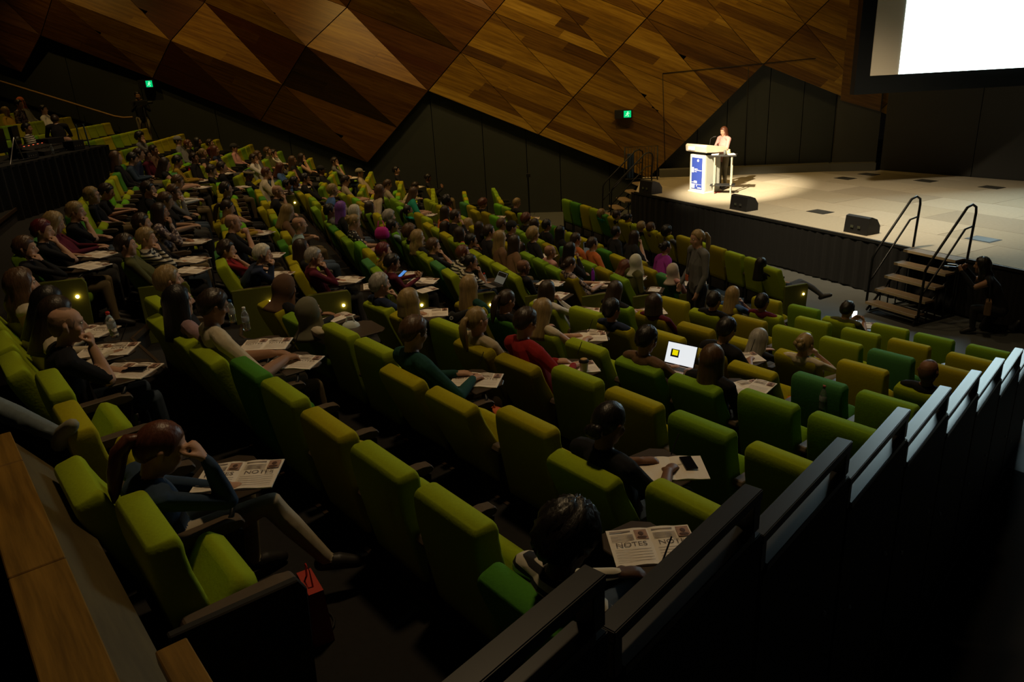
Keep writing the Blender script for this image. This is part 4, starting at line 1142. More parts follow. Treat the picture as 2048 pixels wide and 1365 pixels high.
def build_body(name, pose, P, voxel, tris):
    pcs, hc, Mh = body_pieces(pose, P)
    bm = bmesh.new()
    for lb, pts, rad, fl in pcs: tube(bm, pts, rad, 10, flat=fl)
    # head with brow, nose, lips, chin and ears
    T = lambda p: Vector(hc + Mh @ np.array(p))
    rings = []
    for z, rx, ry, yo in HEADR: rings.append([T((rx * math.cos(a), yo + ry * math.sin(a), z)) for a in np.linspace(0, 2 * math.pi, 16, endpoint=False)])
    loft(bm, rings)
    hp = [([(0, .090, .020), (0, .104, -.008), (0, .112, -.028)], [.009, .011, .013]), ([(-.013, .096, -.032), (.013, .096, -.032)], [.010, .010]), ([(-.020, .083, -.060), (0, .090, -.059), (.020, .083, -.060)], [.006, .008, .006]),
          ([(-.018, .080, -.070), (0, .087, -.071), (.018, .080, -.070)], [.006, .008, .006]), ([(0, .072, -.100), (0, .060, -.108)], [.018, .022]), ([(-.045, .070, .030), (-.015, .093, .034)], [.010, .009]), ([(.015, .093, .034), (.045, .070, .030)], [.009, .010]),
          ([(-.048, .060, -.025), (-.045, .055, -.045)], [.022, .020]), ([(.048, .060, -.025), (.045, .055, -.045)], [.022, .020])]
    for s in (-1, 1): hp.append(([(s * .074, -.012, .024), (s * .083, -.016, .010), (s * .077, -.006, -.030)], [.013, .018, .010]))
    for pts, rad in hp: tube(bm, [T(p) for p in pts], rad, 8)
    me = D.meshes.new(name); bmesh.ops.recalc_face_normals(bm, faces=bm.faces[:]); bm.to_mesh(me); bm.free()
    o = D.objects.new(name, me); col.objects.link(o)
    m_ = o.modifiers.new('r', 'REMESH'); m_.mode = 'VOXEL'; m_.voxel_size = voxel; m_.use_smooth_shade = True
    sm = o.modifiers.new('s', 'SMOOTH'); sm.iterations = 2; sm.factor = .4
    dc = o.modifiers.new('d', 'DECIMATE'); dc.ratio = 1.0
    dg = bpy.context.evaluated_depsgraph_get(); ev = o.evaluated_get(dg); n = len(ev.data.polygons) * 2
    dc.ratio = min(1.0, tris / max(1, n)); dg = bpy.context.evaluated_depsgraph_get(); ev = o.evaluated_get(dg)
    me2 = D.meshes.new_from_object(ev, depsgraph=dg); D.objects.remove(o); D.meshes.remove(me)
    # cloth / skin regions from the nearest limb
    nf = len(me2.polygons); co = np.empty(nf * 3); me2.polygons.foreach_get('center', co); co = co.reshape(-1, 3)
    best = np.full(nf, 9.0); lab = np.zeros(nf, int)
    for lb, pts, rad, fl in pcs:
        for (p, q, r0, r1) in zip(pts, pts[1:], rad, rad[1:]):
            p, q = np.array(p), np.array(q); d = q - p; t = np.clip(((co - p) @ d) / (d @ d + 1e-9), 0, 1); v = co - (p + t[:, None] * d)
            if fl is not None: v = v + np.outer(v @ fl[0], fl[0]) * (1 / fl[1] - 1)
            ds = np.linalg.norm(v, axis=1) - (r0 + (r1 - r0) * t)
            k = ds < best; best[k] = ds[k]; lab[k] = LBL[lb]
    hl = (co - hc) @ Mh
    lab[(hl[:, 2] > -.13) & (np.hypot(hl[:, 0], hl[:, 1]) < .14) & (np.linalg.norm(co - hc, axis=1) < .145)] = 0
    me2.materials.clear()
    for q in range(6): me2.materials.append(M_black)
    me2.polygons.foreach_set('material_index', lab.astype(np.int32)); me2.polygons.foreach_set('use_smooth', [True] * nf)
    return me2, hc, Mh

LEGS = dict(legL=[(-.10, .26, .50), (-.13, .66, .50), (-.12, .64, .11), (-.13, .80, .04)], legR=[(.10, .26, .50), (.13, .67, .50), (.14, .70, .11), (.16, .86, .04)])
LEGX = dict(legL=[(-.10, .26, .50), (-.10, .66, .50), (-.08, .62, .11), (-.08, .78, .04)], legR=[(.10, .26, .50), (.02, .70, .60), (.36, .88, .36), (.46, .98, .38)])
SHD = [(-.185, .095, .955), (.185, .095, .955)]
LAPL = ((-.27, .18, .70), (-.09, .40, .605), (.6, .5, -.1), (.1, .2, -1), .35); LAPR = ((.27, .18, .70), (.09, .40, .605), (-.6, .5, -.1), (-.1, .2, -1), .35)
def pose(**k):
    p = dict(LEGS); p.update(sh=SHD, head=(0, .10, 1.17), L=LAPL, R=LAPR); p.update(k); return p
POSES = {
 'a': pose(),
 'b': pose(head=(0, .14, 1.165), nod=R(-18), R=((.30, .25, .74), (.13, .50, .748), (-.35, .9, -.10), (.1, -.1, -1), .75), L=((-.28, .24, .72), (-.08, .48, .742), (.5, .85, -.05), (0, 0, -1), .3)),
 'c': pose(head=(0, .13, 1.165), nod=R(-4), yaw=R(-6), R=((.22, .36, .76), (.095, .25, 1.00), (-.45, -.15, .9), (-.3, -.9, 0), 1.0), L=((-.28, .22, .72), (-.02, .44, .742), (.7, .6, 0), (0, 0, -1), .3)),
 'd': pose(head=(0, .12, 1.165), nod=R(-16), R=((.25, .22, .76), (.10, .46, .86), (-.4, .4, .55), (-.6, -.5, .2), .55), L=((-.25, .22, .76), (-.08, .46, .86), (.4, .4, .55), (.6, -.5, .2), .55)),
 'e': pose(R=((.27, .20, .72), (-.02, .33, .76), (-.95, .15, .05), (0, -.8, -.4), .4), L=((-.27, .20, .70), (.0, .36, .73), (.95, .1, .05), (0, -.8, -.4), .4)),
 'f': pose(head=(0, .13, 1.16), nod=R(-6), R=((.20, .36, .76), (.05, .30, .98), (-.55, -.1, .8), (-.6, -.6, -.1), .8), L=((-.20, .36, .76), (-.04, .30, .98), (.5, -.1, .85), (.6, -.6, -.1), .8)),
 'x': pose(**LEGX),
 'g': pose(head=(0, .16, 1.14), nod=R(-22), yaw=R(-8), R=((.24, .42, .78), (.10, .31, 1.06), (-.5, -.3, .8), (-.5, -.8, 0), .9), L=((-.28, .26, .72), (.02, .46, .742), (.6, .75, -.05), (0, 0, -1), .35), legR=[(.10, .26, .50), (.16, .68, .58), (.30, .88, .22), (.36, 1.02, .16)]),
}
NEARSET = {(1, k) for k in range(0, 5)}
CACHE = {}
def body(key, near):
    if (key, near) not in CACHE: CACHE[(key, near)] = build_body('body', key, POSES[key], .0072 if near else .0095, 9000 if near else 3600)
    return CACHE[(key, near)]

# ---- hair and head coverings, in the frame of the head
def shell(theta, off, L, flare=1.0, bump=0.0, bf=9, seed=0, seg=28, rows=10, drop_from=60, front=52, wave=0.0, back=0.0, rx=1.0, hij=False):
    """closed hair shell: theta(az)=hairline polar angle, off=thickness, L=length below the ears"""
    rr = np.random.RandomState(seed); ph = rr.uniform(0, 6, 8)
    outer, inner = [], []
    for r in range(rows + (7 if L else 0)):
        ro, ri = [], []
        for s in range(seg):
            az = 360 * s / seg; a = az if az <= 180 else 360 - az
            th = theta(a); x = math.sin(R(az)); yv = math.cos(R(az))
            if r < rows: t = th * r / (rows - 1); dz = 0
            else: t = th; dz = (r - rows + 1) / 7 * (L if a > drop_from else L * 0)
            sn, cs = math.sin(R(t)), math.cos(R(t))
            nz = bump * (math.sin(bf * R(az) + ph[0] + 3 * t * .05) * math.sin(.11 * t * bf / 4 + ph[1] + az * .05) + .5 * math.sin(2.3 * bf * R(az) + ph[2] + .2 * t))
            o_ = off * (1 - .55 * (t / max(th, 1)) ** 6 * (0 if L and a > drop_from else 1)) + nz
            px, py, pz = (.078 * rx + o_) * sn * x, -.006 + (.099 + o_) * sn * yv, .006 + (.110 + o_) * cs
            qx, qy, qz = .070 * sn * x, -.006 + .090 * sn * yv, .100 * cs
            if dz:
                f = dz / L; wv = wave * math.sin(f * 9 + ph[3] + az * .02)
                rad = np.interp(f, [0, .3, .55, 1], [1, .86, .92, flare]) if hij else 1 + (flare - 1) * f
                px = px * rad + wv * x; py = py * (rad if hij else 1 + (flare - 1) * f * .5) - back * f + wv; pz -= dz
                qx, qy, qz = px * .80, py * .80 - .005, pz + .004
            ro.append((px, py, pz)); ri.append((qx, qy, qz))
        outer.append(ro); inner.append(ri)
    return outer, inner
def shell_mesh(bm, outer, inner, skip=None):
    n = len(outer[0]); Vo = [[bm.verts.new(p) for p in r] for r in outer[1:]]; top = bm.verts.new(outer[0][0])
    Vi = [[bm.verts.new(p) for p in r] for r in inner[1:]]; ti = bm.verts.new(inner[0][0])
    def F(*v):
        try: f = bm.faces.new(v); f.smooth = True
        except ValueError: pass
    for k in range(n):
        k2 = (k + 1) % n
        F(top, Vo[0][k], Vo[0][k2]); F(ti, Vi[0][k2], Vi[0][k])
        for a, b in zip(Vo, Vo[1:]): F(a[k], b[k], b[k2], a[k2])
        for a, b in zip(Vi, Vi[1:]): F(a[k], a[k2], b[k2], b[k])
        F(Vo[-1][k], Vi[-1][k], Vi[-1][k2], Vo[-1][k2])
def th_short(a): return np.interp(a, [0, 45, 58, 72, 84, 100, 125, 180], [58, 60, 74, 104, 88, 94, 124, 130])
def th_bald(a): return np.interp(a, [0, 60, 72, 84, 100, 125, 180], [28, 30, 90, 84, 92, 120, 126])
def th_long(a): return np.interp(a, [0, 38, 52, 62, 180], [57, 60, 88, 102, 102])
def th_tied(a): return np.interp(a, [0, 45, 60, 75, 95, 130, 180], [56, 58, 76, 94, 90, 120, 124])
def th_hij(a): return np.interp(a, [0, 34, 46, 56, 180], [52, 55, 95, 106, 106])
HM = {}
def hair(style):
    if style in HM: return HM[style]
    bm = bmesh.new()
    if style == 'S': shell_mesh(bm, *shell(th_short, .022, 0, bump=.0055, bf=13, seg=36, rows=12))
    elif style == 'K': shell_mesh(bm, *shell(th_short, .0035, 0, seg=36, rows=14))
    elif style == 'C': shell_mesh(bm, *shell(lambda a: th_short(a) * 1.02, .046, 0, bump=.010, bf=9, seg=44, rows=16))
    elif style == 'L': shell_mesh(bm, *shell(th_long, .022, .27, flare=1.18, bump=.002, bf=16, back=.02))
    elif style == 'W': shell_mesh(bm, *shell(th_long, .032, .25, flare=1.32, bump=.006, bf=11, wave=.012, back=.015, seg=36))
    elif style == 'B': shell_mesh(bm, *shell(th_long, .026, .115, flare=1.10, bump=.002, bf=14))
    elif style in 'UXP':
        shell_mesh(bm, *shell(th_tied, .014, 0, bump=.0015, bf=20))
        if style == 'U':
            for q in range(9): a = q * 2.4; ellips(bm, (.026 * math.cos(a), -.118 + .012 * math.sin(q), .035 + .028 * math.sin(a)), (.034, .034, .032), seg=8, rings=6)
        elif style == 'X': ellips(bm, (0, -.105, -.045), (.055, .042, .045)); ellips(bm, (.025, -.112, -.03), (.034, .034, .034)); ellips(bm, (-.03, -.11, -.05), (.034, .034, .034))
        else: tube(bm, [(0, -.098, .035), (0, -.135, .03), (0, -.160, -.03), (.005, -.158, -.12), (.01, -.148, -.20), (.012, -.14, -.25)], [.026, .030, .038, .036, .026, .010], 10)
    elif style == 'N': shell_mesh(bm, *shell(th_short, .018, 0, bump=.003, bf=14))
    elif style == 'F': shell_mesh(bm, *shell(th_short, .014, 0, bump=.003, bf=14))
    elif style == 'H':
        shell_mesh(bm, *shell(th_hij, .020, .21, flare=1.5, bump=.0022, bf=11, drop_from=48, back=.0, hij=True))
        rr = []
        for f, z in ((.95, -.105), (1.05, -.14), (1.35, -.19), (1.55, -.22)): rr.append([(.062 * f * math.sin(R(a)), .02 + .055 * f * math.cos(R(a)) * (1 if f < 1.5 else .92), z) for a in range(0, 360, 15)])
        loft(bm, rr, caps=True)
    me = mesh_of(bm, 'hair'); me.materials.append(M_black)
    for p in me.polygons: p.use_smooth = True
    HM[style] = me
    return me
EYES = []
for s in (-1, 1):
    bm = bmesh.new(); ellips(bm, (s * .031, .081, .012), (.0125, .010, .008), 0, 10, 6); ellips(bm, (s * .031, .0885, .012), (.0058, .004, .0058), 1, 8, 5)
    q = mesh_of(bm, 'eye'); q.materials.append(M_eye); q.materials.append(M_iris); EYES.append(q)
bm = bmesh.new()
for s in (-1, 1):
    pts = [(s * .033 + .024 * math.cos(a), .104 - .004 * abs(math.cos(a)), .010 + .019 * math.sin(a)) for a in np.linspace(0, 2 * math.pi, 13)]; tube(bm, pts, .0024, 5, cap=False); tube(bm, [(s * .057, .098, .014), (s * .085, .05, .018), (s * .082, -.02, .014)], .0022, 5)
tube(bm, [(-.009, .106, .014), (.009, .106, .014)], .0022, 5); me_specs = mesh_of(bm, 'glasses'); me_specs.materials.append(M_glass)
bm = bmesh.new(); ellips(bm, (0, -.005, .045), (.098, .118, .098), seg=16, rings=10)
for v in bm.verts[:]:
    if v.co.z < .03: v.co.z = .03
prism(bm, [(.07 * math.sin(a) * 1.1, .085 + .085 * math.cos(a)) for a in np.linspace(-1.4, 1.4, 9)], .030, .036); me_cap = mesh_of(bm, 'cap'); me_cap.materials.append(M_black)
bm = bmesh.new(); tube(bm, [(.098 * math.sin(a), -.01 + .118 * math.cos(a), .06 + .02 * math.cos(a)) for a in np.linspace(0, 2 * math.pi, 21)], .016, 8, cap=False, flat=(np.array([0, 0, 1.0]), 1.5)); me_band = mesh_of(bm, 'headband'); me_band.materials.append(M_black)
bm = bmesh.new(); tube(bm, [(.031 * math.cos(a), 0, .031 * math.sin(a)) for a in np.linspace(0, 2 * math.pi, 13)], .008, 6, cap=False); me_wrist = mesh_of(bm, 'wristband'); me_wrist.materials.append(mat('wristband', (.75, .16, .06), .6))
HSTY = {'S': 'short %s hair', 'L': 'long %s hair', 'W': 'wavy %s hair', 'B': '%s bob', 'U': '%s bun', 'P': '%s ponytail', 'X': '%s chignon', 'C': 'curly %s hair', 'N': '%s hair and headband'}
HIJ = {'olive': (.16, .15, .10), 'brown': (.115, .060, .034), 'white': (.60, .60, .50), 'cream': (.55, .46, .38), 'orange': (.55, .13, .04)}
CAPC = {'beige': (.30, .26, .17), 'k': (.015, .015, .015), 'd': (.03, .03, .03), 'grey': (.2, .2, .2)}
def slot(o, i, m_):
    o.material_slots[i].link = 'OBJECT'; o.material_slots[i].material = m_
def warp(me, lean, hc):
    """bend the figure at the waist so that the head comes to rest where it is"""
    dz, df, dr = lean
    n = len(me.vertices); co = np.empty(n * 3, np.float32); me.vertices.foreach_get('co', co); co = co.reshape(-1, 3)
    t = np.clip((co[:, 2] - .52) / (hc[2] - .10 - .52), 0, 1) ** 1.25
    co[:, 0] += dr * t; co[:, 1] += df * t; co[:, 2] += dz * t
    me.vertices.foreach_set('co', co.ravel()); me.update()
POSEW = {'a': '', 'b': 'writing', 'c': 'chin on hand', 'd': 'holding phone', 'e': 'arms folded', 'f': 'hands raised to face', 'x': 'legs crossed', 'g': 'hand to forehead'}
PERS = {}
def person(M, desc, lean, label, near, group=None, P=None, seed=0):
    sty, hcx, sk, top, slv, po = desc[:6]
    me0, hc, Mh = body(po, near) if P is None else P
    me = me0.copy(); warp(me, lean, hc)
    o = D.objects.new('person', me); col.objects.link(o); o.matrix_world = M
    tag(o, label, 'person', group)
    S_ = SKINM[int(sk)]; T_ = TOPM[top]
    tr = M_trou[seed % 4] if seed else mat('trousers_cream', (.42, .36, .26), .9)
    for i, m_ in enumerate((S_, T_, S_ if slv == 't' else T_, T_ if slv == 'l' else S_, tr, M_shoe)): slot(o, i, m_)
    HMx = Matrix.Translation(Vector((hc[0] + lean[2], hc[1] + lean[1], hc[2] + lean[0]))) @ Matrix(Mh.tolist()).to_4x4()
    h = part('hijab' if sty == 'H' else 'hair', hair(sty), o, mat('hijab_' + hcx, HIJ[hcx], .9, noise=.1, nscale=12, bump=.2) if sty == 'H' else mat('stubble_' + sk, [v * (.62 if hcx == 'r' else .42) for v in SKIN[int(sk)]], .6) if sty == 'K' else hairmat(hcx if hcx in HAIRC else 'd'), HMx)
    if (Vector(M.translation) - Vector((0, 0, 4.7))).length < 15:
        for q in EYES: part('eye', q, o, mw=HMx)
    if sty == 'F': part('cap', me_cap, o, mat('cap_' + hcx, CAPC[hcx], .9), HMx)
    if sty == 'N': part('headband', me_band, o, TOPM['beige'], HMx)
    if 'G' in desc[7:]: part('glasses', me_specs, o, mw=HMx)
    return o, HMx
GROUPP = {1: 'audience in the block by the railing', 2: 'audience in the middle block', 3: 'audience along the timber wall'}
for i, (b, k, j, d, dz, df, dr) in enumerate(PEOPLE):
    d = d.split()
    hn = {'H': '%s hijab' % d[1], 'K': 'bald', 'F': 'cap'}.get(d[0]) or HSTY[d[0]] % HAIRN.get(d[1], d[1])
    tn = {'stripe': 'striped top', 'floral': 'floral top', 'dots': 'polka dot top', 'denim': 'denim jacket'}.get(d[3], d[3] + ' top')
    lab = 'person, %s, %s, %s' % (hn, tn, place(b, k, j))
    near = (b, k) in NEARSET
    o, HMx = person(SEATMAT[(b, k, j)], d, (dz, df, dr), lab, near, GROUPP[b], seed=i)
    PERS[(b, k, j)] = (o, HMx, d)

# ------------------------------------------------------------------ things on the writing tablets
def textmesh(s, size, name='lettering'):
    c = D.curves.new(name, 'FONT'); c.body = s; c.size = size; c.align_x = 'CENTER'; c.fill_mode = 'BOTH'
    o = D.objects.new(name, c); col.objects.link(o); dg = bpy.context.evaluated_depsgraph_get()
    me = D.meshes.new_from_object(o.evaluated_get(dg)); D.objects.remove(o); D.curves.remove(c); return me
me_notes = textmesh('NOTES', .046); me_notes.materials.append(mat('print_heading', (.16, .12, .10), .9))
def page_bm(w_, h_, curve=.006):
    """slightly arched page, spine at x=0"""
    bm = bmesh.new(); a = []; b = []
    for q in range(7):
        f = q / 6; x = w_ * f; z = .004 + curve * math.sin(min(1, abs(f) * 1.6) * math.pi) + .002
        a.append([bm.verts.new((x, -h_ / 2, z)), bm.verts.new((x, h_ / 2, z))]); b.append([bm.verts.new((x, -h_ / 2, 0)), bm.verts.new((x, h_ / 2, 0))])
    for p, q in zip(a, a[1:]): bm.faces.new((p[0], q[0], q[1], p[1]))
    for p, q in zip(b, b[1:]): bm.faces.new((p[0], p[1], q[1], q[0]))
    for p, q, r, s in zip(a, a[1:], b, b[1:]): bm.faces.new((p[0], r[0], s[0], q[0])); bm.faces.new((p[1], q[1], s[1], r[1]))
    bm.faces.new((a[0][0], a[0][1], b[0][1], b[0][0])); bm.faces.new((a[-1][0], b[-1][0], b[-1][1], a[-1][1]))
    return bm
me_pageR = mesh_of(page_bm(.195, .275), 'page'); me_pageL = mesh_of(page_bm(-.195, .275), 'page')
for q in (me_pageR, me_pageL): q.materials.append(M_paper)
bm = bmesh.new()
for y in (.082, .072, .062, .052, .042): box(bm, (.014, y, .0125), (.118, y + .0035, .0132))
box(bm, (.014, .108, .0125), (.112, .117, .0132))
for y in (-.030, -.050, -.070, -.090, -.110): box(bm, (.016, y, .0125), (.180, y + .002, .0132))
me_lines = mesh_of(bm, 'text_lines'); me_lines.materials.append(M_print)
bm = bmesh.new(); box(bm, (.128, .044, .0125), (.186, .118, .0133), 0)
ellips(bm, (.157, .088, .0133), (.014, .018, .0008), 1, 8, 5); ellips(bm, (.157, .058, .0133), (.025, .013, .0008), 1, 8, 5)
me_photo = mesh_of(bm, 'portrait_photo'); me_photo.materials.append(M_photo); me_photo.materials.append(mat('print_dark', (.10, .05, .035), .8))
me_phone = mesh_of(BOX((-.037, -.075, 0), (.037, .075, .009), .004), 'phone'); me_phone.materials.append(M_gloss)
bm = bmesh.new(); tube(bm, [(0, 0, 0), (0, .13, 0)], [.0045, .0035], 6); me_pen = mesh_of(bm, 'pen'); me_pen.materials.append(M_black)
def book(M, label, full, group, second=True):
    o = empty('notebook'); o.matrix_world = M; tag(o, label, 'notebook', group)
    part('page', me_pageR, o); part('text_lines', me_lines, o); part('portrait_photo', me_photo, o)
    if full:
        t = part('lettering', me_notes, o, mw=Matrix.Translation((.098, -.004, .0128)))
    if second:
        part('page', me_pageL, o); part('text_lines', me_lines, o, mw=Matrix.Translation((-.196, 0, 0)))
        if full: part('lettering', me_notes, o, mw=Matrix.Translation((-.098, -.004, .0128))); part('portrait_photo', me_photo, o, mw=Matrix.Translation((-.196, 0, 0)))
    return o
RZ = lambda a: Matrix.Rotation(R(a), 4, 'Z')
TR = lambda *v: Matrix.Translation(v)
for (b, k, j, d, dz, df, dr) in PEOPLE:
    d = d.split(); t = d[6]; M = SEATMAT[(b, k, j)]; loc = place(b, k, j)
    near = b == 1
    if t in 'npBPbltw':
        tb = empty('tablet_desk'); tb.matrix_world = M @ (TR(-.14, .16, 0) if t == 'B' else TR(0, 0, 0)); tag(tb, 'dark folding writing tablet, ' + loc, 'tablet', 'writing tablets in use')
        part('board', me_tab, tb, M_tray); part('tablet_arm', me_tarm, tb)
    r = random.uniform(-14, 14)
    if t == 'n' or t == 'p':
        book(M @ TR(.05, .56, .7105) @ RZ(52 + r), 'open programme pages on tablet, ' + loc, near and k < 3, 'programme pages on the writing tablets', second=True)
    if t == 'p':
        f = part('phone', me_phone, None, mw=M @ TR(.10, .60, .725) @ RZ(-40)); tag(f, 'black phone on a note page, ' + loc, 'phone')
    if t == 'b' or t == 'B':
        book(M @ TR(-.10 if t == 'B' else .06, .76 if t == 'B' else .60, .7105) @ RZ(56 + r * .4), 'open programme headed NOTES, ' + loc, True, 'open books', True)
    if t == 'P':
        o = empty('notebook'); o.matrix_world = M @ TR(.10, .58, .7105) @ RZ(50); tag(o, 'blank cream notebook with phone, ' + loc, 'notebook'); part('page', me_pageR, o); part('page', me_pageL, o)
        f = part('phone', me_phone, None, mw=M @ TR(.14, .68, .725) @ RZ(56)); tag(f, 'black phone lying on a blank notebook, ' + loc, 'phone')
    if t in 'nbBP' and d[5] == 'b':
        o_, H_, d_ = PERS[(b, k, j)]
        pn = part('pen', me_pen, None, mw=M @ TR(dr * .35 + .07, .60 + df * .35, .80 + dz * .25) @ Matrix.Rotation(R(60), 4, 'X') @ Matrix.Rotation(R(20), 4, 'Y')); tag(pn, 'dark pen in the writing hand, ' + loc, 'pen', 'pens')

# ---- bottles, cups, bags and other loose things
def bottle(loc, label, capm, tilt=0, mm=None, s=1.0):
    o = empty('water_bottle', loc); o['label'] = label; o['category'] = 'bottle'; o.rotation_euler = (R(tilt), 0, 0); o.scale = (s, s, s)
    bm = bmesh.new(); lathe(bm, [(.020, 0), (.030, .004), (.032, .03), (.029, .05), (.032, .07), (.030, .10), (.032, .13), (.030, .15), (.020, .178), (.0125, .190), (.0125, .198)], 14); obj('body', bm, mm or M_water, o)
    bm = bmesh.new(); lathe(bm, [(.015, .196), (.015, .216), (.012, .219)], 12); obj('cap', bm, capm, o)
    if mm is None:
        bm = bmesh.new(); lathe(bm, [(.0315, .085), (.0325, .09), (.0325, .125), (.0315, .13)], 14); obj('sleeve', bm, mat('bottle_sleeve', (.65, .70, .72), .4, trans=.5), o)
    return o
M_blue = mat('blue_cap', (.02, .12, .35), .4); M_pinkc = mat('pink_cap', (.45, .12, .12), .4)
bottle(PROP['b1'], 'clear water bottle with white cap on the spare tablet beside the cream polo', M_white)
bottle(PROP['b2'], 'clear water bottle with blue cap behind the white capped bottle', M_blue)
bottle(PROP['b3'], 'tilted water bottle with red cap behind the bald writer', M_red, 8)
bottle(PROP['b4'], 'small water bottle beside the note page far up the aisle side', M_red)
bottle(PROP['b5'], 'water bottle with red cap behind the grey laptop', M_red)
bottle(PROP['bottle_r'], 'water bottle with pink cap beside the orange leather bag', M_pinkc, s=1.15)
bottle(PROP['b6'], 'red drink flask standing on a writing tablet', M_red, mm=M_red)
bottle(PROP['bottle9'], 'white drink bottle beside the timber wall stairs', M_white, mm=M_white)
bottle(PROP['purple'], 'purple drink bottle held up beside the floral top', mat('purple_plastic', (.22, .02, .42), .35), mm=mat('purple_plastic', (.22, .02, .42), .35))
o = empty('coffee_cup', PROP['coffee']); tag(o, 'white takeaway coffee cup with black lid beside the red top', 'cup')
bm = bmesh.new(); lathe(bm, [(.030, 0), (.031, .003), (.041, .10), (.042, .102)], 16); obj('cup', bm, M_white, o)
bm = bmesh.new(); lathe(bm, [(.0445, .098), (.045, .106), (.041, .110), (.040, .120), (.036, .123)], 16); obj('lid', bm, M_black, o)
bm = bmesh.new(); lathe(bm, [(.030, .1225), (.031, .126), (.020, .128)], 12); obj('biscuit', bm, mat('biscuit', (.5, .30, .10), .8), o)
# laptop with the lit page
def laptop(loc, rz, label, lit, cat='laptop', size=(.32, .22), openang=112):
    o = empty('laptop', loc, R(rz)); tag(o, label, cat); w_, h_ = size
    obj('keyboard_deck', BOX((-w_ / 2, -h_ / 2, 0), (w_ / 2, h_ / 2, .014), .004), mat('laptop_gold', (.42, .30, .22), .4, .3) if lit else mat('laptop_grey', (.22, .23, .24), .4, .3), o)
    ky = bmesh.new()
    for r_ in range(4):
        for c_ in range(11): box(ky, (-w_ / 2 + .02 + c_ * .0255, -.01 + r_ * .024, .014), (-w_ / 2 + .042 + c_ * .0255, .010 + r_ * .024, .0165))
    kk = obj('keys', ky, M_black, o)
    L = obj('screen_lid', BOX((-w_ / 2, 0, 0), (w_ / 2, .008, h_), .003), M_gloss, o); L.location = (0, h_ / 2, .012); L.rotation_euler = (R(90 - openang), 0, 0)
    pg = obj('page_image', BOX((-w_ / 2 + .008, -.0015, .012), (w_ / 2 - .008, -.0002, h_ - .01)), mat('lit_page', (.9, .93, .97), .4, emit=(.86, .93, 1), estr=.80) if lit else mat('dim_page', (.3, .35, .36), .3, emit=(.35, .45, .48), estr=.055), L)
    if lit:
        obj('dark_picture', BOX((-.105, -.0025, .075), (-.018, -.0016, .150)), mat('page_black', (.005, .006, .006), .5), L); obj('yellow_picture', BOX((-.088, -.0035, .092), (-.030, -.0026, .143)), mat('page_yellow', (.8, .7, 0), .5, emit=(1, .88, 0), estr=.70), L)
    else: obj('dark_picture', BOX((-w_ / 2 + .02, -.0025, h_ * .6), (w_ / 2 - .02, -.0016, h_ - .02)), M_black, L)
    return o
x, y, z = PROP['laptop']
o = empty('tablet_desk', (x, y, z)); tag(o, 'dark writing tablet carrying the lit laptop', 'tablet'); obj('board', BOX((-.19, -.16, -.022), (.19, .16, -.004), .004), M_tray, o); o.rotation_euler = (0, 0, R(-38))
laptop((x, y, z), -42, 'open laptop showing a white page with a yellow square', True)
x, y, z = PROP['tabletd']; laptop((x, y, z), -58, 'dim grey laptop leaning open in front of the striped tee', False, size=(.25, .19), openang=125)
x, y, z = PROP['tabup']; laptop((x, y, z), 10, 'grey tablet propped upright on a seat back in the middle block', False, 'tablet', (.22, .30), 95)
# leather bag with phone and mouse-like case
x, y, z = PROP['orange_bag']
o = empty('leather_bag', (x, y, z), R(-30)); tag(o, 'orange leather bag lying on a seat tablet beside a water bottle', 'bag')
bm = bmesh.new(); loft(bm, [rring(.17, -.13, .13, .03, 0), rring(.18, -.14, .14, .04, .03), rring(.17, -.13, .13, .05, .07), rring(.13, -.10, .10, .05, .085)]); obj('body', bm, M_orange, o, True)
bm = bmesh.new(); tube(bm, [(-.10, .12, .06), (-.06, .19, .09), (.06, .19, .09), (.10, .12, .06)], .009, 6); obj('strap', bm, M_orange, o)
p = empty('phone', (x - .02, y - .05, z + .088), R(-60)); tag(p, 'bright lit phone resting on the orange leather bag', 'phone'); obj('case', BOX((-.04, -.085, 0), (.04, .085, .009), .004), M_black, p); obj('display', BOX((-.036, -.08, .009), (.036, .08, .0105)), mat('display', (.9, .9, .9), .3, emit=(.9, 1, .92), estr=1.3), p)
bm = bmesh.new(); ellips(bm, (0, 0, .016), (.045, .03, .016)); o = obj('mouse', bm, M_black, loc=(x + .06, y - .13, z + .086)); tag(o, 'small black oval case on the orange leather bag', 'case')
def sack(name, loc, r, m_, label, cat='bag'):
    o = empty(name, loc); tag(o, label, cat); bm = bmesh.new()
    loft(bm, [[(r[0] * f * math.cos(a) * (1 + .08 * math.sin(3 * a)), r[1] * f * math.sin(a) * (1 + .08 * math.cos(2 * a)), z_ * r[2]) for a in np.linspace(0, 2 * math.pi, 14, endpoint=False)] for f, z_ in ((.75, 0), (1, .1), (1.05, .4), (.92, .75), (.6, .97), (.3, 1.0))]); obj('body', bm, m_, o, True)
    bm = bmesh.new(); tube(bm, [(-r[0] * .5, 0, r[2] * .9), (-r[0] * .3, 0, r[2] * 1.5), (r[0] * .3, 0, r[2] * 1.5), (r[0] * .5, 0, r[2] * .9)], .008, 6); obj('handle', bm, m_, o)
    return o
sack('tote_bag', PROP['pink'], (.13, .09, .22), mat('pink_cloth', (.55, .02, .28), .8), 'bright pink bag on the lap of the polka dot top')
sack('tote_bag', PROP['obag2'], (.13, .10, .11), mat('orange_cloth', (.60, .12, .02), .8), 'orange and yellow bag on an empty leaning seat')
sack('handbag', PROP['whitebag'], (.085, .07, .10), mat('white_cloth', (.58, .64, .64), .8), 'white quilted bag beside the olive hijab')
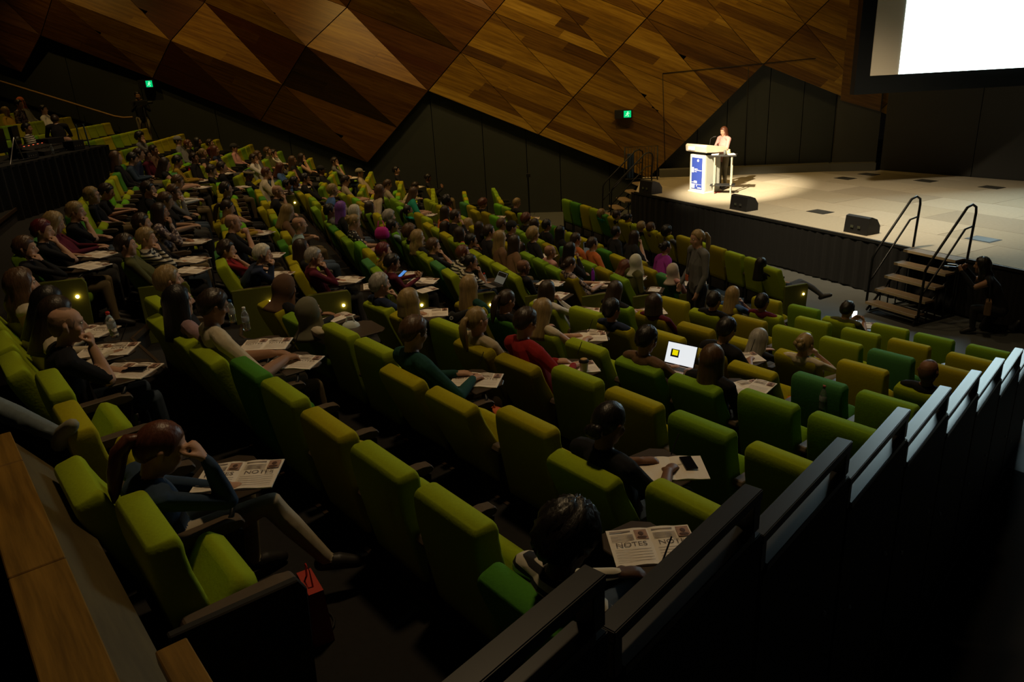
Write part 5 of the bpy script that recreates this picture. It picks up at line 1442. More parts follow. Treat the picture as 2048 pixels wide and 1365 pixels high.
x, y, z = PROP['redbag']; o = empty('paper_bag', (-1.02, 3.02, fz(0)), R(-60)); tag(o, 'red carrier bag on the floor beside the row end', 'bag'); bm = bmesh.new(); extr(bm, [(-.05, 0), (.05, 0), (.035, .30), (-.035, .30)], -.10, .10); obj('body', bm, mat('red_bag', (.45, .035, .02), .6), o); bm = bmesh.new(); tube(bm, [(-.05, 0, .30), (-.03, 0, .38), (.03, 0, .38), (.05, 0, .30)], .005, 5); obj('handle', bm, M_red, o)
x, y, z = PROP['cable']; bm = bmesh.new(); tube(bm, [(x + .17 * math.cos(a) - .1, y + .14 * math.sin(a), z + .008) for a in np.linspace(-2.2, 2.4, 18)], .006, 6); o = obj('cable', bm, M_black); tag(o, 'black cable looped on the floor beside the red carrier bag', 'cable')
def sheet(loc, rz, label, tx=0):
    o = empty('notebook', loc, R(rz)); o.rotation_euler = (R(tx), 0, R(rz)); tag(o, label, 'notebook'); part('page', me_pageR, o); part('text_lines', me_lines, o); part('portrait_photo', me_photo, o)
    return o
for n, rz, l in [('paper1', -40, 'plain closed programme beside the white quilted bag'), ('paper2', 10, 'note page with a small dark phone by the grey haired man'), ('paper3', -30, 'note page on the tablet in front of the long dark hair'), ('paper4', -50, 'closed programme on the knee behind the blonde bob'),
                 ('paper5', -40, 'blank folded page beside the long blonde brown hair'), ('paper6', 0, 'open pages under the writing hand with a blue lit phone'), ('paper7', -20, 'white note card on a tablet by the sage top'), ('bookp', -25, 'picture page with a dark portrait behind the coffee cup'), ('bookg', -20, 'bright page lit on the knee of the phone user')]:
    s = sheet(PROP[n], rz, l)
    if n in ('paper1', 'paper2', 'paper3', 'paper6', 'paper7', 'bookp'):
        b_ = empty('tablet_desk', PROP[n], R(rz)); tag(b_, 'dark writing tablet under the ' + l.split(' with ')[0].split(' in front')[0], 'tablet'); obj('board', BOX((-.04, -.15, -.020), (.25, .15, -.004), .004), M_tray, b_)
for n, l, e, rz, ax in [('phone_g', 'lit phone held up by the front row man in olive', (.75, .85, 1), -20, 60), ('phone2', 'very bright phone held by the dark bun in the front middle row', (1, .85, .55), -30, 50)]:
    p = empty('phone', PROP[n]); p.rotation_euler = (R(ax), 0, R(rz)); tag(p, l, 'phone'); obj('case', BOX((-.038, -.078, -.009), (.038, .078, 0), .003), M_black, p); obj('display', BOX((-.034, -.074, 0), (.034, .074, .0012)), mat('display_' + n, (.9, .9, .9), .3, emit=e, estr=3.5), p)
x, y, z = PROP['paper6']; p = empty('phone', (x - .02, y - .12, z + .05)); p.rotation_euler = (R(25), 0, R(-40)); tag(p, 'phone with blue display in the hand of the maroon top', 'phone'); obj('case', BOX((-.036, -.074, -.009), (.036, .074, 0), .003), M_black, p); obj('display', BOX((-.032, -.07, 0), (.032, .07, .0012)), mat('display_blue', (.1, .3, .9), .3, emit=(.1, .35, 1), estr=.55), p)

# ------------------------------------------------------------------ railing beside the block
M_rail = mat('rail_steel', (.022, .022, .023), .30, .0, noise=.1, nscale=8, spec=.8)
M_railp = mat('rail_panel', (.012, .013, .014), .6)
for i in range(-1, 9):
    u0, u1_ = 1.33 + 1.075 * (i - 1) + .04, 1.33 + 1.075 * i
    zt = 4.72 - 1.425 - .2447 * i
    if i >= 8: zt = 4.72 - 1.425 - .2447 * 8
    p, q = uv(u0, trail(u0)), uv(u1_, trail(u1_)); d = (q - p) / np.linalg.norm(q - p); n = np.array([d[1], -d[0]])
    if n @ T1 < 0: n = -n
    ends = ['closest to the camera', 'second from the camera', 'third from the camera', 'fourth from the camera', 'fifth from the camera', 'sixth from the camera', 'seventh from the camera', 'eighth from the camera', 'ninth from the camera', 'last before the stage floor']
    o = empty('railing_panel', (p[0], p[1], zt - 1.3)); tag(o, 'black steel stepped railing panel, ' + ends[i + 1], 'railing', 'stepped railing along the seating block')
    def RB(a0, a1, b0, b1, z0, z1, name, m_, bev=.004):
        bm = bmesh.new(); P = [p + d * a0 + n * b0, p + d * a1 + n * b0, p + d * a1 + n * b1, p + d * a0 + n * b1]
        prism(bm, [(v[0] - p[0], v[1] - p[1]) for v in P], z0 - (zt - 1.3), z1 - (zt - 1.3))
        if bev: bmesh.ops.bevel(bm, geom=bm.edges[:], offset=bev, segments=2, affect='EDGES')
        return obj(name, bm, m_, o)
    L = np.linalg.norm(q - p)
    RB(0, L, -.04, .04, zt - .05, zt, 'top_rail', M_rail)
    RB(L - .06, L, -.035, .035, zt - .19, zt - .05, 'post', M_rail)
    RB(0, .05, -.035, .035, zt - .19, zt - .05, 'post', M_rail)
    RB(.05, L - .06, -.045, .045, zt - .21, zt - .17, 'lower_rail', M_rail)
    RB(0, L, .0, .045, 0.02, zt - .205, 'panel', M_railp)
    bm = bmesh.new()
    for a_ in (.2, L - .2): ellips(bm, (*((d * a_ + n * .048)), 1.3 - .95), (.016, .016, .016), seg=8, rings=6)
    obj('bolt', bm, M_steel, o)
# timber topped barrier behind the last row
M_cap = wood('barrier_oak', (.15, .080, .012), (.29, .155, .026), 1, .45); M_oak = wood('barrier_side', (.085, .06, .022), (.13, .095, .036), 1, .6)
def barrier(name, t0, t1, u0, u1_, zt, label, caps, slope=.0):
    c = uv((u0 + u1_) / 2, (t0 + t1) / 2); o = empty(name, (c[0], c[1], 1.5)); tag(o, label, 'barrier')
    def pr(t0, t1, u0, u1_, z0, z1, n_, m_):
        bm = bmesh.new(); P = [uv(u0, t0), uv(u0, t1), uv(u1_, t1), uv(u1_, t0)]; prism(bm, [(v[0] - c[0], v[1] - c[1]) for v in P], z0 - 1.5, z1 - 1.5)
        uvl = bm.loops.layers.uv.new('uv')
        for f in bm.faces:
            for lp in f.loops: w_ = lp.vert.co; lp[uvl].uv = ((w_.x * T1[0] + w_.y * T1[1]) * 2.2, (w_.x * N1[0] + w_.y * N1[1] + w_.z) * 2.2)
        bmesh.ops.bevel(bm, geom=bm.edges[:], offset=.004, segments=1, affect='EDGES'); obj(n_, bm, m_, o)
    e = t0
    for t_ in caps: pr(e, t_ + .006, u0, u1_, zt - .05, zt, 'cap', M_cap); e = t_
    bm = bmesh.new(); uvl = bm.loops.layers.uv.new('uv')
    prof = [(u0 + .012, 1.6), (u0 + .012, zt - .052), (u1_ - .002, zt - .052), (u1_ + slope, zt - .052 - slope * 1.55), (u1_ + slope, 1.6)]
    ra = [bm.verts.new((*(uv(a_, t0) - c), z_ - 1.5)) for a_, z_ in prof]; rb = [bm.verts.new((*(uv(a_, t1) - c), z_ - 1.5)) for a_, z_ in prof]
    bm.faces.new(ra); bm.faces.new(rb[::-1])
    for e in range(5): bm.faces.new((ra[e], ra[(e + 1) % 5], rb[(e + 1) % 5], rb[e]))
    for f in bm.faces:
        for lp in f.loops: w_ = lp.vert.co; lp[uvl].uv = ((w_.x * T1[0] + w_.y * T1[1]) * 2.2, (w_.x * N1[0] + w_.y * N1[1] + w_.z) * 2.2)
    obj('side', bm, M_oak, o)
barrier('timber_barrier', -.9, -4.02, -.035, .135, 3.22, 'oak topped curved barrier behind the last row of seats', [-1.75, -2.7, -3.64, -4.02], .155)
barrier('timber_barrier', -1.0, -2.08, .245, .335, 3.17, 'short brown topped barrier behind the end seat of the last row', [-2.08])

# ------------------------------------------------------------------ lectern, table, speaker
LX, LY = 5.30, 21.05
o = empty('lectern', (LX, LY, SH), R(26 - 90)); tag(o, 'white lectern with a blue sign in the spotlight', 'lectern')
M_lw = mat('lectern_white', (.74, .70, .60), .5); M_ls = mat('lectern_grey', (.36, .37, .33), .5)
obj('base', BOX((-.34, -.02, 0), (.34, .66, .04), .01), M_lw, o)
obj('front_panel', BOX((-.30, .0, .04), (.30, .07, 1.02), .02), M_lw, o)
obj('side_panel', BOX((.26, .07, .04), (.30, .55, 1.02)), M_ls, o); obj('side_panel', BOX((-.30, .07, .04), (-.26, .55, 1.02)), M_ls, o)
bm = bmesh.new(); extr(bm, [(-.06, 1.10), (.62, 1.06), (.66, 1.12), (.64, 1.20), (-.04, 1.30), (-.08, 1.26)], -.42, .42); bmesh.ops.bevel(bm, geom=bm.edges[:], offset=.012, segments=2, affect='EDGES'); obj('desk_top', bm, mat('lectern_top', (.60, .52, .40), .5), o)
obj('neck', BOX((-.24, .08, 1.02), (.24, .50, 1.10)), M_black, o)
obj('name_plate', BOX((-.30, -.088, 1.14), (-.02, -.078, 1.24)), mat('name_plate', (.92, .88, .8), .4), o)
sg = obj('blue_sign', BOX((-.21, -.012, .10), (.21, .001, .94)), mat('sign_blue', (.030, .060, .34), .5), o)
bm = bmesh.new(); lathe(bm, [(.001, 0), (.036, 0), (.036, .003)], 14, mi=0); bmesh.ops.transform(bm, matrix=TR(.05, -.013, .87) @ Matrix.Rotation(R(90), 4, 'X'), verts=bm.verts[:]); n0 = len(bm.verts)
box(bm, (-.19, -.015, .54), (-.12, -.012, .68)); box(bm, (-.09, -.015, .60), (.20, -.012, .616)); box(bm, (-.09, -.015, .635), (.04, -.012, .648)); box(bm, (-.09, -.015, .56), (.0, -.012, .575)); box(bm, (-.10, -.015, .26), (.02, -.012, .32)); box(bm, (-.19, -.015, .27), (-.12, -.012, .285))
box(bm, (-.20, -.015, .12), (-.07, -.012, .22)); box(bm, (-.20, -.015, .225), (.20, -.012, .232)); box(bm, (.05, -.015, .12), (.19, -.012, .15)); box(bm, (.0, -.015, .17), (.03, -.012, .21))
obj('sign_print', bm, mat('sign_white', (.85, .85, .85), .6), sg)
bm = bmesh.new(); tube(bm, [(-.05, .45, 1.22), (-.05, .48, 1.40), (-.02, .55, 1.44)], .006, 6); tube(bm, [(-.02, .55, 1.44), (.02, .60, 1.45)], .014, 8); obj('microphone', bm, M_black, o)
bm = bmesh.new()
for q in range(5): tube(bm, [(.30 + .02 * q, .30 + .05 * q, .01), (.40, .25 + .08 * q, .012), (.46 - .03 * q, .45, .01)], .006, 5)
c_ = obj('floor_cables', bm, M_red, loc=(LX, LY, SH)); c_.rotation_euler = (0, 0, R(-64)); tag(c_, 'loose cables on the stage at the foot of the lectern', 'cable')
TX, TY = 5.92, 20.72
o = empty('bar_table', (TX, TY, SH), R(-20)); tag(o, 'tall narrow side table with lower shelf beside the lectern', 'table')
obj('table_top', BOX((-.34, -.20, 1.00), (.34, .20, 1.03), .004), M_black, o); obj('shelf', BOX((-.32, -.18, .22), (.32, .18, .24)), M_black, o)
for sx in (-1, 1):
    for sy in (-1, 1): obj('leg', BOX((sx * .22 - .018, sy * .15 - .018, 0), (sx * .22 + .018, sy * .15 + .018, 1.0)), mat('table_leg', (.40, .36, .26), .5), o)
for q, (x, y, l) in enumerate([(-.22, .0, 'white papers on the side table by the lectern'), (.18, -.06, 'cream papers at the far edge of the side table')]):
    p = part('paper_stack', mesh_of(BOX((-.09, -.11, 0), (.09, .11, .02)), 'paper_stack'), None, mw=TR(TX, TY, SH + 1.031) @ RZ(-20 + q * 16) @ TR(x, y, 0)); p.data.materials.append(M_paper); tag(p, l, 'papers')
g = bmesh.new(); lathe(g, [(.03, 0), (.036, .11), (.034, .11), (.028, .004)], 12); p = obj('water_glass', g, M_water, loc=(TX + .02, TY - .02, SH + 1.031)); tag(p, 'glass of water on the side table by the lectern', 'glass')
g = bmesh.new(); ellips(g, (0, 0, .05), (.07, .06, .05)); ellips(g, (.03, .0, .10), (.03, .03, .03)); p = obj('toy', g, mat('cream_plush', (.6, .5, .25), .9), loc=(TX + .12, TY + .03, SH + 1.031)); tag(p, 'small round cream object on the side table', 'ornament')
# standing figures
def stand(head=(0, .02, 1.56), **k):
    p = dict(legL=[(-.10, 0, .86), (-.11, .03, .48), (-.11, -.01, .09), (-.14, .14, .03)], legR=[(.10, 0, .86), (.11, .03, .48), (.11, -.01, .09), (.14, .14, .03)],
             sh=[(-.19, 0, 1.36), (.19, 0, 1.36)], head=head, neck=(0, -.005, 1.43), pelvis=(0, .0, .88), chest=(0, .0, 1.20), L=((-.25, .02, 1.08), (-.22, .12, .86), (0, .3, -1), (.9, .2, 0), .35), R=((.25, .02, 1.08), (.22, .12, .86), (0, .3, -1), (-.9, .2, 0), .35))
    p.update(k); return p
def figure(loc, ang, P, desc, label, seed=0, tris=5000, lean=(0, 0, 0), scale=1.0, trou=None):
    B = build_body('body', 'z', P, .0095, tris)
    M = Matrix.Translation(loc) @ Matrix.Rotation(R(ang - 90), 4, 'Z') @ Matrix.Scale(scale, 4)
    o, H_ = person(M, desc.split(), lean, label, True, P=B, seed=seed)
    if trou: slot(o, 4, trou)
    return o, H_
figure((6.12, 21.45, SH), 206, stand(nod=R(-12), yaw=R(6), R=((.24, .10, 1.12), (.12, .32, 1.12), (-.3, .9, 0), (0, .1, -1), .4), L=((-.24, .10, 1.12), (-.10, .34, 1.14), (.3, .9, 0), (0, .1, -1), .4)), 'L r 1 pink s z -', 'speaker in pink top with long auburn hair at the lectern', 2, trou=mat('trousers_brown', (.12, .10, .06), .9))
o, _ = figure((3.02, 11.75, fz(8)), 195, stand(nod=R(-8), R=((.24, .0, 1.08), (.17, .16, .90), (0, .4, -1), (-.9, .2, 0), .35)), 'P y 1 grey l z -', 'woman with blonde ponytail standing in the aisle wearing a grey blazer and lanyard', 4, scale=1.13)
bm = bmesh.new(); tube(bm, [(-.05, .14, 1.36), (-.02, .175, 1.20), (0, .17, 1.06), (.02, .175, 1.20), (.05, .14, 1.36)], .004, 5, 0); box(bm, (-.04, .165, .97), (.04, .172, 1.06), 1)
obj('lanyard', bm, [M_black, mat('badge', (.55, .12, .05), .6)], o)
o, _ = figure((-11.4, 25.55, fz(-1) + .35), -62, stand(R=((.25, .10, 1.12), (.12, .30, 1.28), (-.4, .6, .5), (-.6, -.3, 0), .6), L=((-.25, .10, 1.10), (-.08, .34, 1.24), (.4, .6, .4), (.6, -.3, 0), .6), nod=R(-6)), 'S k 2 black l z -', 'camera operator in black standing against the dark wall', 0)
cx_, cy_ = -11.12, 25.15; zc = fz(-1) + .35
o = empty('camera_tripod', (cx_, cy_, zc), R(-62)); tag(o, 'video camera on a black tripod by the rear wall', 'camera')
bm = bmesh.new(); box(bm, (-.06, -.20, 1.28), (.06, .14, 1.42), bev=.01); tube(bm, [(0, .14, 1.35), (0, .26, 1.35)], .045, 10); obj('video_camera', bm, M_black, o)
for q in range(3): bm = bmesh.new(); tube(bm, [(0, 0, 1.26), (.38 * math.cos(q * 2.1), .38 * math.sin(q * 2.1), 0)], [.02, .012], 6); obj('leg', bm, M_blackm, o)
# photographer kneeling beside the steps
kneel = dict(legL=[(-.10, 0, .42), (-.12, .36, .44), (-.12, .34, .08), (-.14, .48, .03)], legR=[(.10, 0, .42), (.13, .18, .07), (.15, -.24, .08), (.15, -.30, .20)], heel=(0, 0, .0),
             sh=[(-.19, .22, .90), (.19, .20, .90)], head=(0, .34, 1.12), neck=(0, .24, .985), pelvis=(0, .0, .46), chest=(0, .14, .74), nod=R(-4), L=((-.22, .42, .80), (-.10, .60, 1.02), (.4, .5, .6), (.6, -.4, .1), .6), R=((.24, .40, .82), (.10, .54, 1.02), (-.4, .5, .6), (-.6, -.4, .1), .6))
PH = (8.12, 11.92, 0)
o, _ = figure(PH, 150, kneel, 'W k 2 black l z -', 'photographer in black kneeling beside the stage steps aiming a camera', 8, scale=1.04)
slot(o, 2, SKINM[2])
o = empty('photo_camera', (7.52, 12.26, 1.08), R(150 - 90)); tag(o, 'camera with a long lens held up by the kneeling photographer', 'camera')
obj('camera_body', BOX((-.07, -.04, -.05), (.07, .03, .05), .012), M_black, o); bm = bmesh.new(); tube(bm, [(0, .03, 0), (0, .20, 0)], [.036, .042], 12); obj('lens', bm, M_gloss, o); bm = bmesh.new(); tube(bm, [(-.02, .02, .07), (.0, .16, .07)], .011, 8); obj('flash_arm', bm, M_steel, o)
o = empty('shoulder_bag', (7.82, 11.78, .42), R(60)); tag(o, 'tan shoulder bag hanging at the hip of the photographer', 'bag'); bm = bmesh.new(); extr(bm, [(-.05, 0), (.05, 0), (.04, .24), (-.04, .24)], -.11, .11); bmesh.ops.bevel(bm, geom=bm.edges[:], offset=.012, segments=2, affect='EDGES'); obj('body', bm, mat('tan_bag', (.20, .12, .06), .7), o); bm = bmesh.new(); tube(bm, [(-.09, 0, .24), (-.05, .02, .5), (.02, .05, .62)], .008, 5); obj('strap', bm, M_black, o)
# legs of somebody sitting behind the barrier at the frame's edge
P_ = pose(legR=[(.10, .26, .50), (.10, .92, .74), (.25, 1.40, .62), (.30, 1.52, .70)])
sm = Matrix.Translation((-3.65, 3.82, 2.47)) @ Matrix.Rotation(R(-5 - 90), 4, 'Z')
o, _ = person(sm, 'S b 1 grey l z -'.split(), (0, 0, 0), 'person in pale jeans with a crossed leg behind the oak barrier', False, P=build_body('body', 'z', P_, .0095, 4000), seed=1)
slot(o, 4, mat('pale_jeans', (.16, .20, .22), .9, noise=.25, nscale=30)); slot(o, 5, mat('pale_shoe', (.30, .28, .20), .7))
# white canvas sole and round patch of the crossed sneaker
x, y, z = PROP['sneak']; o = empty('sneaker', (x, y, z), R(-8)); tag(o, 'black canvas sneaker with white sole and star patch on a crossed leg', 'shoe'); o.rotation_euler = (R(0), R(-38), R(10))
bm = bmesh.new(); loft(bm, [[(px * s_ + sx, py * s_, z_) for px, py in [(-.14 + .28 * (.5 + .5 * math.cos(a)), (.042 + .010 * math.cos(a)) * math.sin(a)) for a in np.linspace(0, 2 * math.pi, 16, endpoint=False)]] for s_, z_, sx in ((1, 0, 0), (1.02, .012, 0), (1, .026, 0))]); obj('sole', bm, mat('rubber_sole', (.55, .42, .28), .6), o)
bm = bmesh.new(); loft(bm, [[(px * s_ + sx, py * sy_, z_) for px, py in [(-.13 + .26 * (.5 + .5 * math.cos(a)), .043 * math.sin(a)) for a in np.linspace(0, 2 * math.pi, 16, endpoint=False)]] for s_, sy_, z_, sx in ((1, 1, .026, 0), (.98, .98, .05, -.002), (.72, .9, .08, -.03), (.48, .85, .11, -.062), (.44, .85, .155, -.068))]); obj('upper', bm, mat('black_canvas', (.015, .015, .015), .9), o)
bm = bmesh.new(); lathe(bm, [(.001, 0), (.022, 0), (.022, .002)], 14); bmesh.ops.transform(bm, matrix=TR(-.07, -.040, .115) @ Matrix.Rotation(R(90), 4, 'X'), verts=bm.verts[:]); pt = obj('ankle_patch', bm, M_white, o)
bm = bmesh.new(); v = [bm.verts.new((-.07 + (.018 if q % 2 == 0 else .0075) * math.sin(q * math.pi / 5), -.0425, .115 + (.018 if q % 2 == 0 else .0075) * math.cos(q * math.pi / 5))) for q in range(10)]; bm.faces.new(v); obj('star', bm, mat('navy_print', (.02, .03, .10), .7), pt)

# ------------------------------------------------------------------ stage steps
def steps(name, base, ang, n, wd, rise, run, label, treadm, rails, dirn=1):
    """base: centre of the lowest tread's front edge; climbs along +y"""
    o = empty(name, (base[0], base[1], 0), R(ang - 90)); tag(o, label, 'steps')
    for i in range(n):
        z = rise * (i + 1)
        t = obj('tread', BOX((-wd / 2, i * run, z - .035), (wd / 2, i * run + run + .02, z)), treadm, o)
        obj('nosing', BOX((-wd / 2, i * run - .006, z - .045), (wd / 2, i * run, z + .002)), mat('step_edge', (.52, .40, .24), .6), t)
    for s in (-1, 1):
        bm = bmesh.new(); x = s * (wd / 2 - .03); tube(bm, [(x, .02, .06), (x, n * run, rise * n - .08)], .022, 6); tube(bm, [(x, n * run - .02, .03), (x, n * run - .02, rise * n - .06)], .02, 6); tube(bm, [(x, .1, .03), (x, n * run, .03)], .018, 6)
        for i in range(n): tube(bm, [(x, i * run + .12, .03 + .0), (x, i * run + .12, rise * (i + 1) - .04)], .014, 6)
        obj('stringer', bm, M_blackm, o)
    for s in rails:
        x = s * (wd / 2 + .02); top = rise * n + .92
        bm = bmesh.new(); tube(bm, [(x, .05, rise), (x, .08, rise + .80), (x, .16, rise + .92), (x, n * run - .15, top), (x, n * run - .02, top + .035), (x, n * run + .08, top - .02), (x, n * run + .10, top - .12), (x, n * run + .06, rise * n)], .022, 8)
        hr = obj('handrail', bm, M_blackm, o, True)
        bm = bmesh.new(); tube(bm, [(x, .06, rise + .36), (x, .14, rise + .44), (x, n * run - .12, rise * n + .54), (x, n * run + .075, rise * n + .57)], .018, 8); obj('mid_rail', bm, M_blackm, hr, True)
    return o
M_tread = mat('tread_ply', (.20, .14, .08), .7, noise=.2, nscale=10)
c = np.array([6.80, 12.93]); steps('stage_steps', c, 24.5, 5, 1.04, SH / 5, .215, 'portable stage steps with two black tube handrails at the near end of the stage', M_tread, (-1, 1))
c = np.array([3.02, 22.95]); o = steps('stage_steps', c, 10, 5, .8, SH / 5, .25, 'portable stage steps with tube rails at the far end of the stage', M_tread, (-1, 1))
# cage gate by the far steps
o = empty('cage_gate', (4.25, 23.75, SH), R(-8)); tag(o, 'black barred cage gate standing at the far stage end', 'gate')
for q in range(12):
    x = -.48 + q * .0875; bm = bmesh.new(); tube(bm, [(x, 0, .05), (x, 0, 1.0)], .010, 5, cap=False); obj('bar', bm, M_black, o)
bm = bmesh.new(); tube(bm, [(-.5, 0, 0), (-.5, 0, 1.02), (.5, 0, 1.02), (.5, 0, 0)], .018, 6); tube(bm, [(-.5, 0, .05), (.5, 0, .05)], .014, 6); obj('gate_frame', bm, M_blackm, o)
bm = bmesh.new(); box(bm, (-.42, .05, .08), (-.22, .18, .80)); obj('blue_case', bm, mat('blue_case', (.02, .05, .14), .6), o)
# light stand near the floor speaker by the dark wall
o = empty('microphone_stand', (.75, 22.9, 0)); tag(o, 'thin black stand with folding feet by the dark wall', 'stand')
bm = bmesh.new(); tube(bm, [(0, 0, .05), (0, 0, 1.5)], .012, 6); obj('pole', bm, M_blackm, o)
for q in range(3): bm = bmesh.new(); tube(bm, [(0, 0, .25), (.4 * math.cos(q * 2.1), .4 * math.sin(q * 2.1), .02)], .012, 5); obj('foot', bm, M_steel, o)
bm = bmesh.new(); box(bm, (-.06, -.05, 1.48), (.06, .05, 1.58)); obj('head', bm, M_black, o)
# floor line and small pieces of tape
bm = bmesh.new(); p, q = np.array([6.0, 11.5]), np.array([4.2, 15.1]); d = (q - p) / np.linalg.norm(q - p); n = np.array([d[1], -d[0]]); prism(bm, [p, q, q + n * .07, p + n * .07], .001, .004); o = obj('floor_tape', bm, mat('grey_tape', (.15, .16, .15), .6)); tag(o, 'pale tape line along the floor before the front row', 'tape')
for q, (x, y) in enumerate([(5.35, 14.3), (5.5, 14.1), (6.35, 12.9)]):
    bm = bmesh.new(); ellips(bm, (x, y, .012), (.035, .03, .012), seg=8, rings=5); o = obj('floor_stud', bm, M_white); tag(o, ['white floor stud closest to the crossed leg', 'white floor stud just before the tape line', 'white floor stud by the foot of the stage steps'][q], 'stud')

# ------------------------------------------------------------------ signs and handrail on the left wall
def exit_sign(x, z, label, out):
    y = wallY(x) - out; o = empty('exit_sign', (x, y, z), math.atan(-.13)); tag(o, label, 'sign')
    obj('housing', BOX((-.30, -.05, -.13), (.24, .05, .13), .01), M_black, o)
    f = obj('sign_face', BOX((-.02, -.056, -.10), (.20, -.05, .10)), mat('exit_green', (0, .3, .12), .4, emit=(.0, 1, .30), estr=.62), o)
    bm = bmesh.new(); ellips(bm, (.105, -.058, .060), (.018, .004, .018), seg=8, rings=6); tube(bm, [(.10, -.058, .035), (.085, -.058, -.01)], .013, 6); tube(bm, [(.085, -.058, -.01), (.12, -.058, -.035), (.11, -.058, -.075)], .009, 6); tube(bm, [(.085, -.058, -.01), (.06, -.058, -.04), (.03, -.058, -.045)], .009, 6); tube(bm, [(.10, -.058, .03), (.135, -.058, .012), (.15, -.058, .03)], .007, 6); tube(bm, [(.10, -.058, .03), (.065, -.058, .022), (.055, -.058, -.005)], .007, 6)
    obj('running_figure', bm, mat('exit_white', (.7, 1, .8), .4, emit=(.55, 1, .70), estr=.9), f)
exit_sign(-11.45, 4.65, 'green running figure exit sign on the dark rear wall', .0)
exit_sign(3.85, 3.02, 'green running figure exit sign on the timber near the stage', .12)
o = empty('handrail', (-14.4, wallY(-14.4) - .1, 4.3)); tag(o, 'sloping timber handrail on the dark wall', 'handrail')
bm = bmesh.new(); tube(bm, [(x + 14.4, wallY(x) - .16 - (wallY(-14.4) - .1), z - 4.3) for x, z in ((-18.5, 5.68), (-16.58, 5.02), (-12.75, 3.70), (-12.45, 3.64), (-12.15, 3.64))], .032, 8); obj('rail', bm, mat('oak_rail', (.42, .25, .11), .5), o)
for x, z in ((-16, 4.80), (-14, 4.12), (-12.9, 3.74)): bm = bmesh.new(); tube(bm, [(x + 14.4, wallY(x) - (wallY(-14.4) - .1), z - 4.36), (x + 14.4, wallY(x) - .16 - (wallY(-14.4) - .1), z - 4.33)], .012, 5); obj('bracket', bm, M_blackm, o)

# ------------------------------------------------------------------ sound desk at the rear
FZ = fz(-1)
fa, fb = np.array([-9.05, 18.25]), np.array([-9.05, 11.9])
o = empty('sound_desk', (-9.6, 15.0, FZ)); tag(o, 'sound control desk hidden behind black drapes at the rear', 'desk')
bm = bmesh.new(); pts = []
L_ = [(np.array([-11.2, 18.9]), fa)] + [(fa, fb)]
for p, q in L_:
    n_ = int(np.linalg.norm(q - p) / .03); d = (q - p) / np.linalg.norm(q - p); nn = np.array([-d[1], d[0]])
    for e in range(n_): pts.append(p + (q - p) * e / n_ + nn * .03 * math.sin(e * .75 + .5 * math.sin(e * .21)))
bt = [bm.verts.new((v[0] + 9.6, v[1] - 15.0, -.9)) for v in pts]; tp = [bm.verts.new((v[0] + 9.6, v[1] - 15.0, 1.0)) for v in pts]
for e in range(len(pts) - 1): bm.faces.new((bt[e], bt[e + 1], tp[e + 1], tp[e]))
obj('drape', bm, M_drape, o, True)
obj('table_top', BOX((-1.0, -3.0, .96), (.55, 3.2, 1.0)), M_black, o)
def onDesk(x, y): return (x, y, FZ + 1.0)
o = empty('mixing_console', onDesk(-9.75, 16.9), R(95)); tag(o, 'low black mixing console with rows of faders on the sound desk', 'console')
bm = bmesh.new(); extr(bm, [(-.35, 0), (.35, 0), (.35, .20), (-.35, .08)], -.8, .8); obj('body', bm, M_black, o)
bm = bmesh.new()
for q in range(20): box(bm, (-.75 + q * .075, -.22 + .1 * ((q * 3) % 5) / 5, .12), (-.73 + q * .075, -.18 + .1 * ((q * 3) % 5) / 5, .15))
obj('fader', bm, M_steel, o)
bm = bmesh.new()
for q in range(6): box(bm, (-.6 + q * .2, .2, .178), (-.57 + q * .2, .22, .185))
obj('lamp', bm, mat('led_red', (1, .1, .05), .5, emit=(1, .15, .05), estr=1.2), o)
def monitor(loc, rz, label, wd=.75):
    o = empty('monitor', loc, R(rz)); tag(o, label, 'monitor'); obj('back_shell', BOX((-wd / 2, -.03, .18), (wd / 2, .03, .62), .01), M_gloss, o); obj('foot', BOX((-.14, -.10, 0), (.14, .10, .02)), M_black, o); obj('neck', BOX((-.03, -.02, .02), (.03, .02, .2)), M_black, o)
    obj('maker_badge', BOX((-.10, .031, .38), (.10, .034, .415)), mat('badge_grey', (.18, .18, .17), .5), o)
monitor(onDesk(-9.55, 14.75), -95, 'large black monitor seen from behind on the sound desk', 1.0)
monitor(onDesk(-9.75, 16.0), -70, 'second black monitor beside the mixing console', .6)
for q, (x, y, w_, d_, h_, l) in enumerate([(-9.35, 15.6, .30, .22, .14, 'small black equipment box in front of the large monitor'), (-9.3, 17.25, .34, .26, .20, 'black equipment rack box near the blue bars of the sound desk'), (-9.95, 17.55, .5, .3, .26, 'tall black rack box behind the blue bars')]):
    o = empty('equipment_box', onDesk(x, y), R(80)); tag(o, l, 'equipment'); obj('case', BOX((-w_ / 2, -d_ / 2, 0), (w_ / 2, d_ / 2, h_), .01), M_black, o)
    bm = bmesh.new()
    for e in range(4): box(bm, (-w_ / 2 + .03 + e * w_ / 5, -d_ / 2 - .004, h_ * .4), (-w_ / 2 + .03 + e * w_ / 5 + .02, -d_ / 2, h_ * .4 + .02))
    obj('knob', bm, M_steel, o)
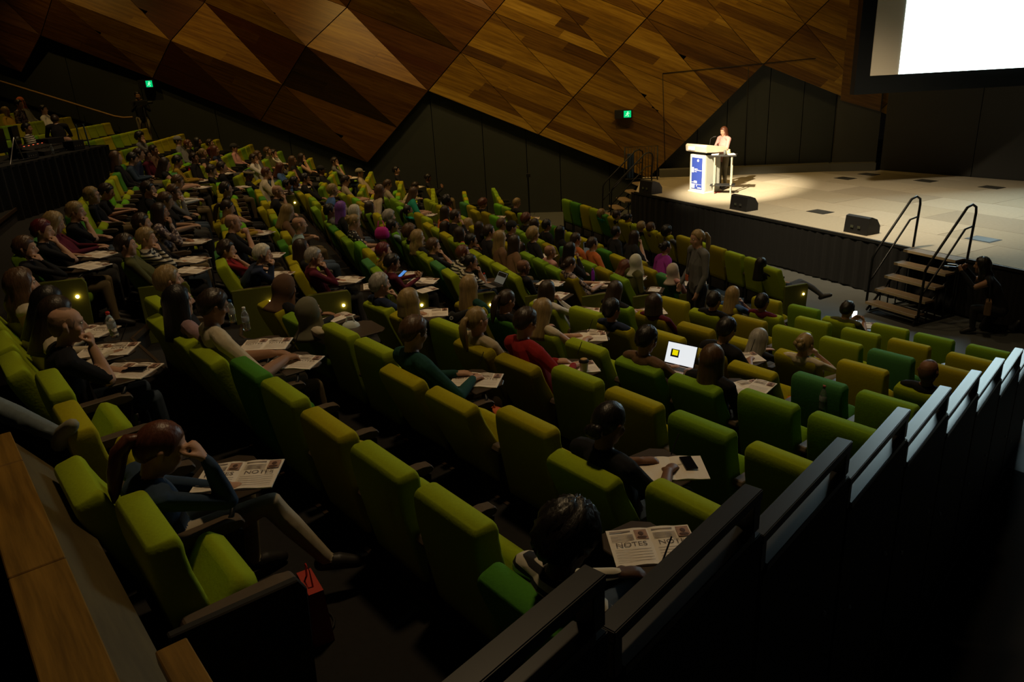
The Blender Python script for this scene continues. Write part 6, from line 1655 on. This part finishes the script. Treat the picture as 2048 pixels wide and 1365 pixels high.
for q in range(2):
    bm = bmesh.new(); tube(bm, [(-9.3 - q * .2, 15.0 + q, FZ + 1.02), (-9.2 - q * .1, 15.6 + q, FZ + 1.03), (-9.45, 16.1 + q * .8, FZ + 1.02), (-9.3, 16.6 + q * .6, FZ + 1.02)], .012, 5); o = obj('cable', bm, M_black); tag(o, ['black cable running past the small equipment box on the sound desk', 'black cable running to the blue bars on the sound desk'][q], 'cable')
o = empty('microphone_stand', onDesk(-9.2, 14.9), R(10)); tag(o, 'slanting pale stand leg at the edge of the sound desk', 'stand'); bm = bmesh.new(); tube(bm, [(0, .2, .45), (0, -.25, .0)], .012, 6); tube(bm, [(0, .2, .45), (0, .4, .0)], .012, 6); obj('pole', bm, M_steel, o)
o = empty('laptop_stand', onDesk(-9.3, 17.7), R(20)); tag(o, 'steel stand with two pale blue bars on the sound desk corner', 'stand')
for s in (-1, 1): bm = bmesh.new(); tube(bm, [(s * .09, 0, 0), (s * .07, -.05, .5)], .016, 6); obj('bar', bm, mat('pale_blue_metal', (.16, .24, .27), .4), o)
obj('plate', BOX((-.10, -.06, .5), (.10, .0, .52)), M_black, o)
bottle(onDesk(-9.2, 16.2), 'pale water bottle on the sound desk', M_white)
for q, (x, y, z, a, dsc, lb) in enumerate([(-9.95, 18.05, FZ - .05, 5, 'K d 1 mustard l a -', 'bald technician sitting at the corner of the sound desk'), (-11.3, 18.9, FZ + .25, 15, 'S k 2 stripe l a -', 'technician in a striped top behind the monitors')]):
    person(Matrix.Translation((x, y, z)) @ Matrix.Rotation(R(a - 90), 4, 'Z'), dsc.split(), (0, 0, 0), lb, False, seed=q)
figure((-10.95, 19.75, fz(-1) + .12), 120, stand(head=(0, .20, 1.42), neck=(0, .14, 1.32), sh=[(-.19, .14, 1.26), (.19, .14, 1.26)], chest=(0, .08, 1.12), nod=R(-22), R=((.27, .25, 1.02), (.12, .48, .98), (-.3, .9, 0), (0, 0, -1), .4), L=((-.27, .25, 1.02), (-.1, .48, .98), (.3, .9, 0), (0, 0, -1), .4)), 'S d 1 black s z -', 'technician in black tee leaning over beside the sound desk', 1, tris=3000)
print('planks', npl, 'objects', len(D.objects))
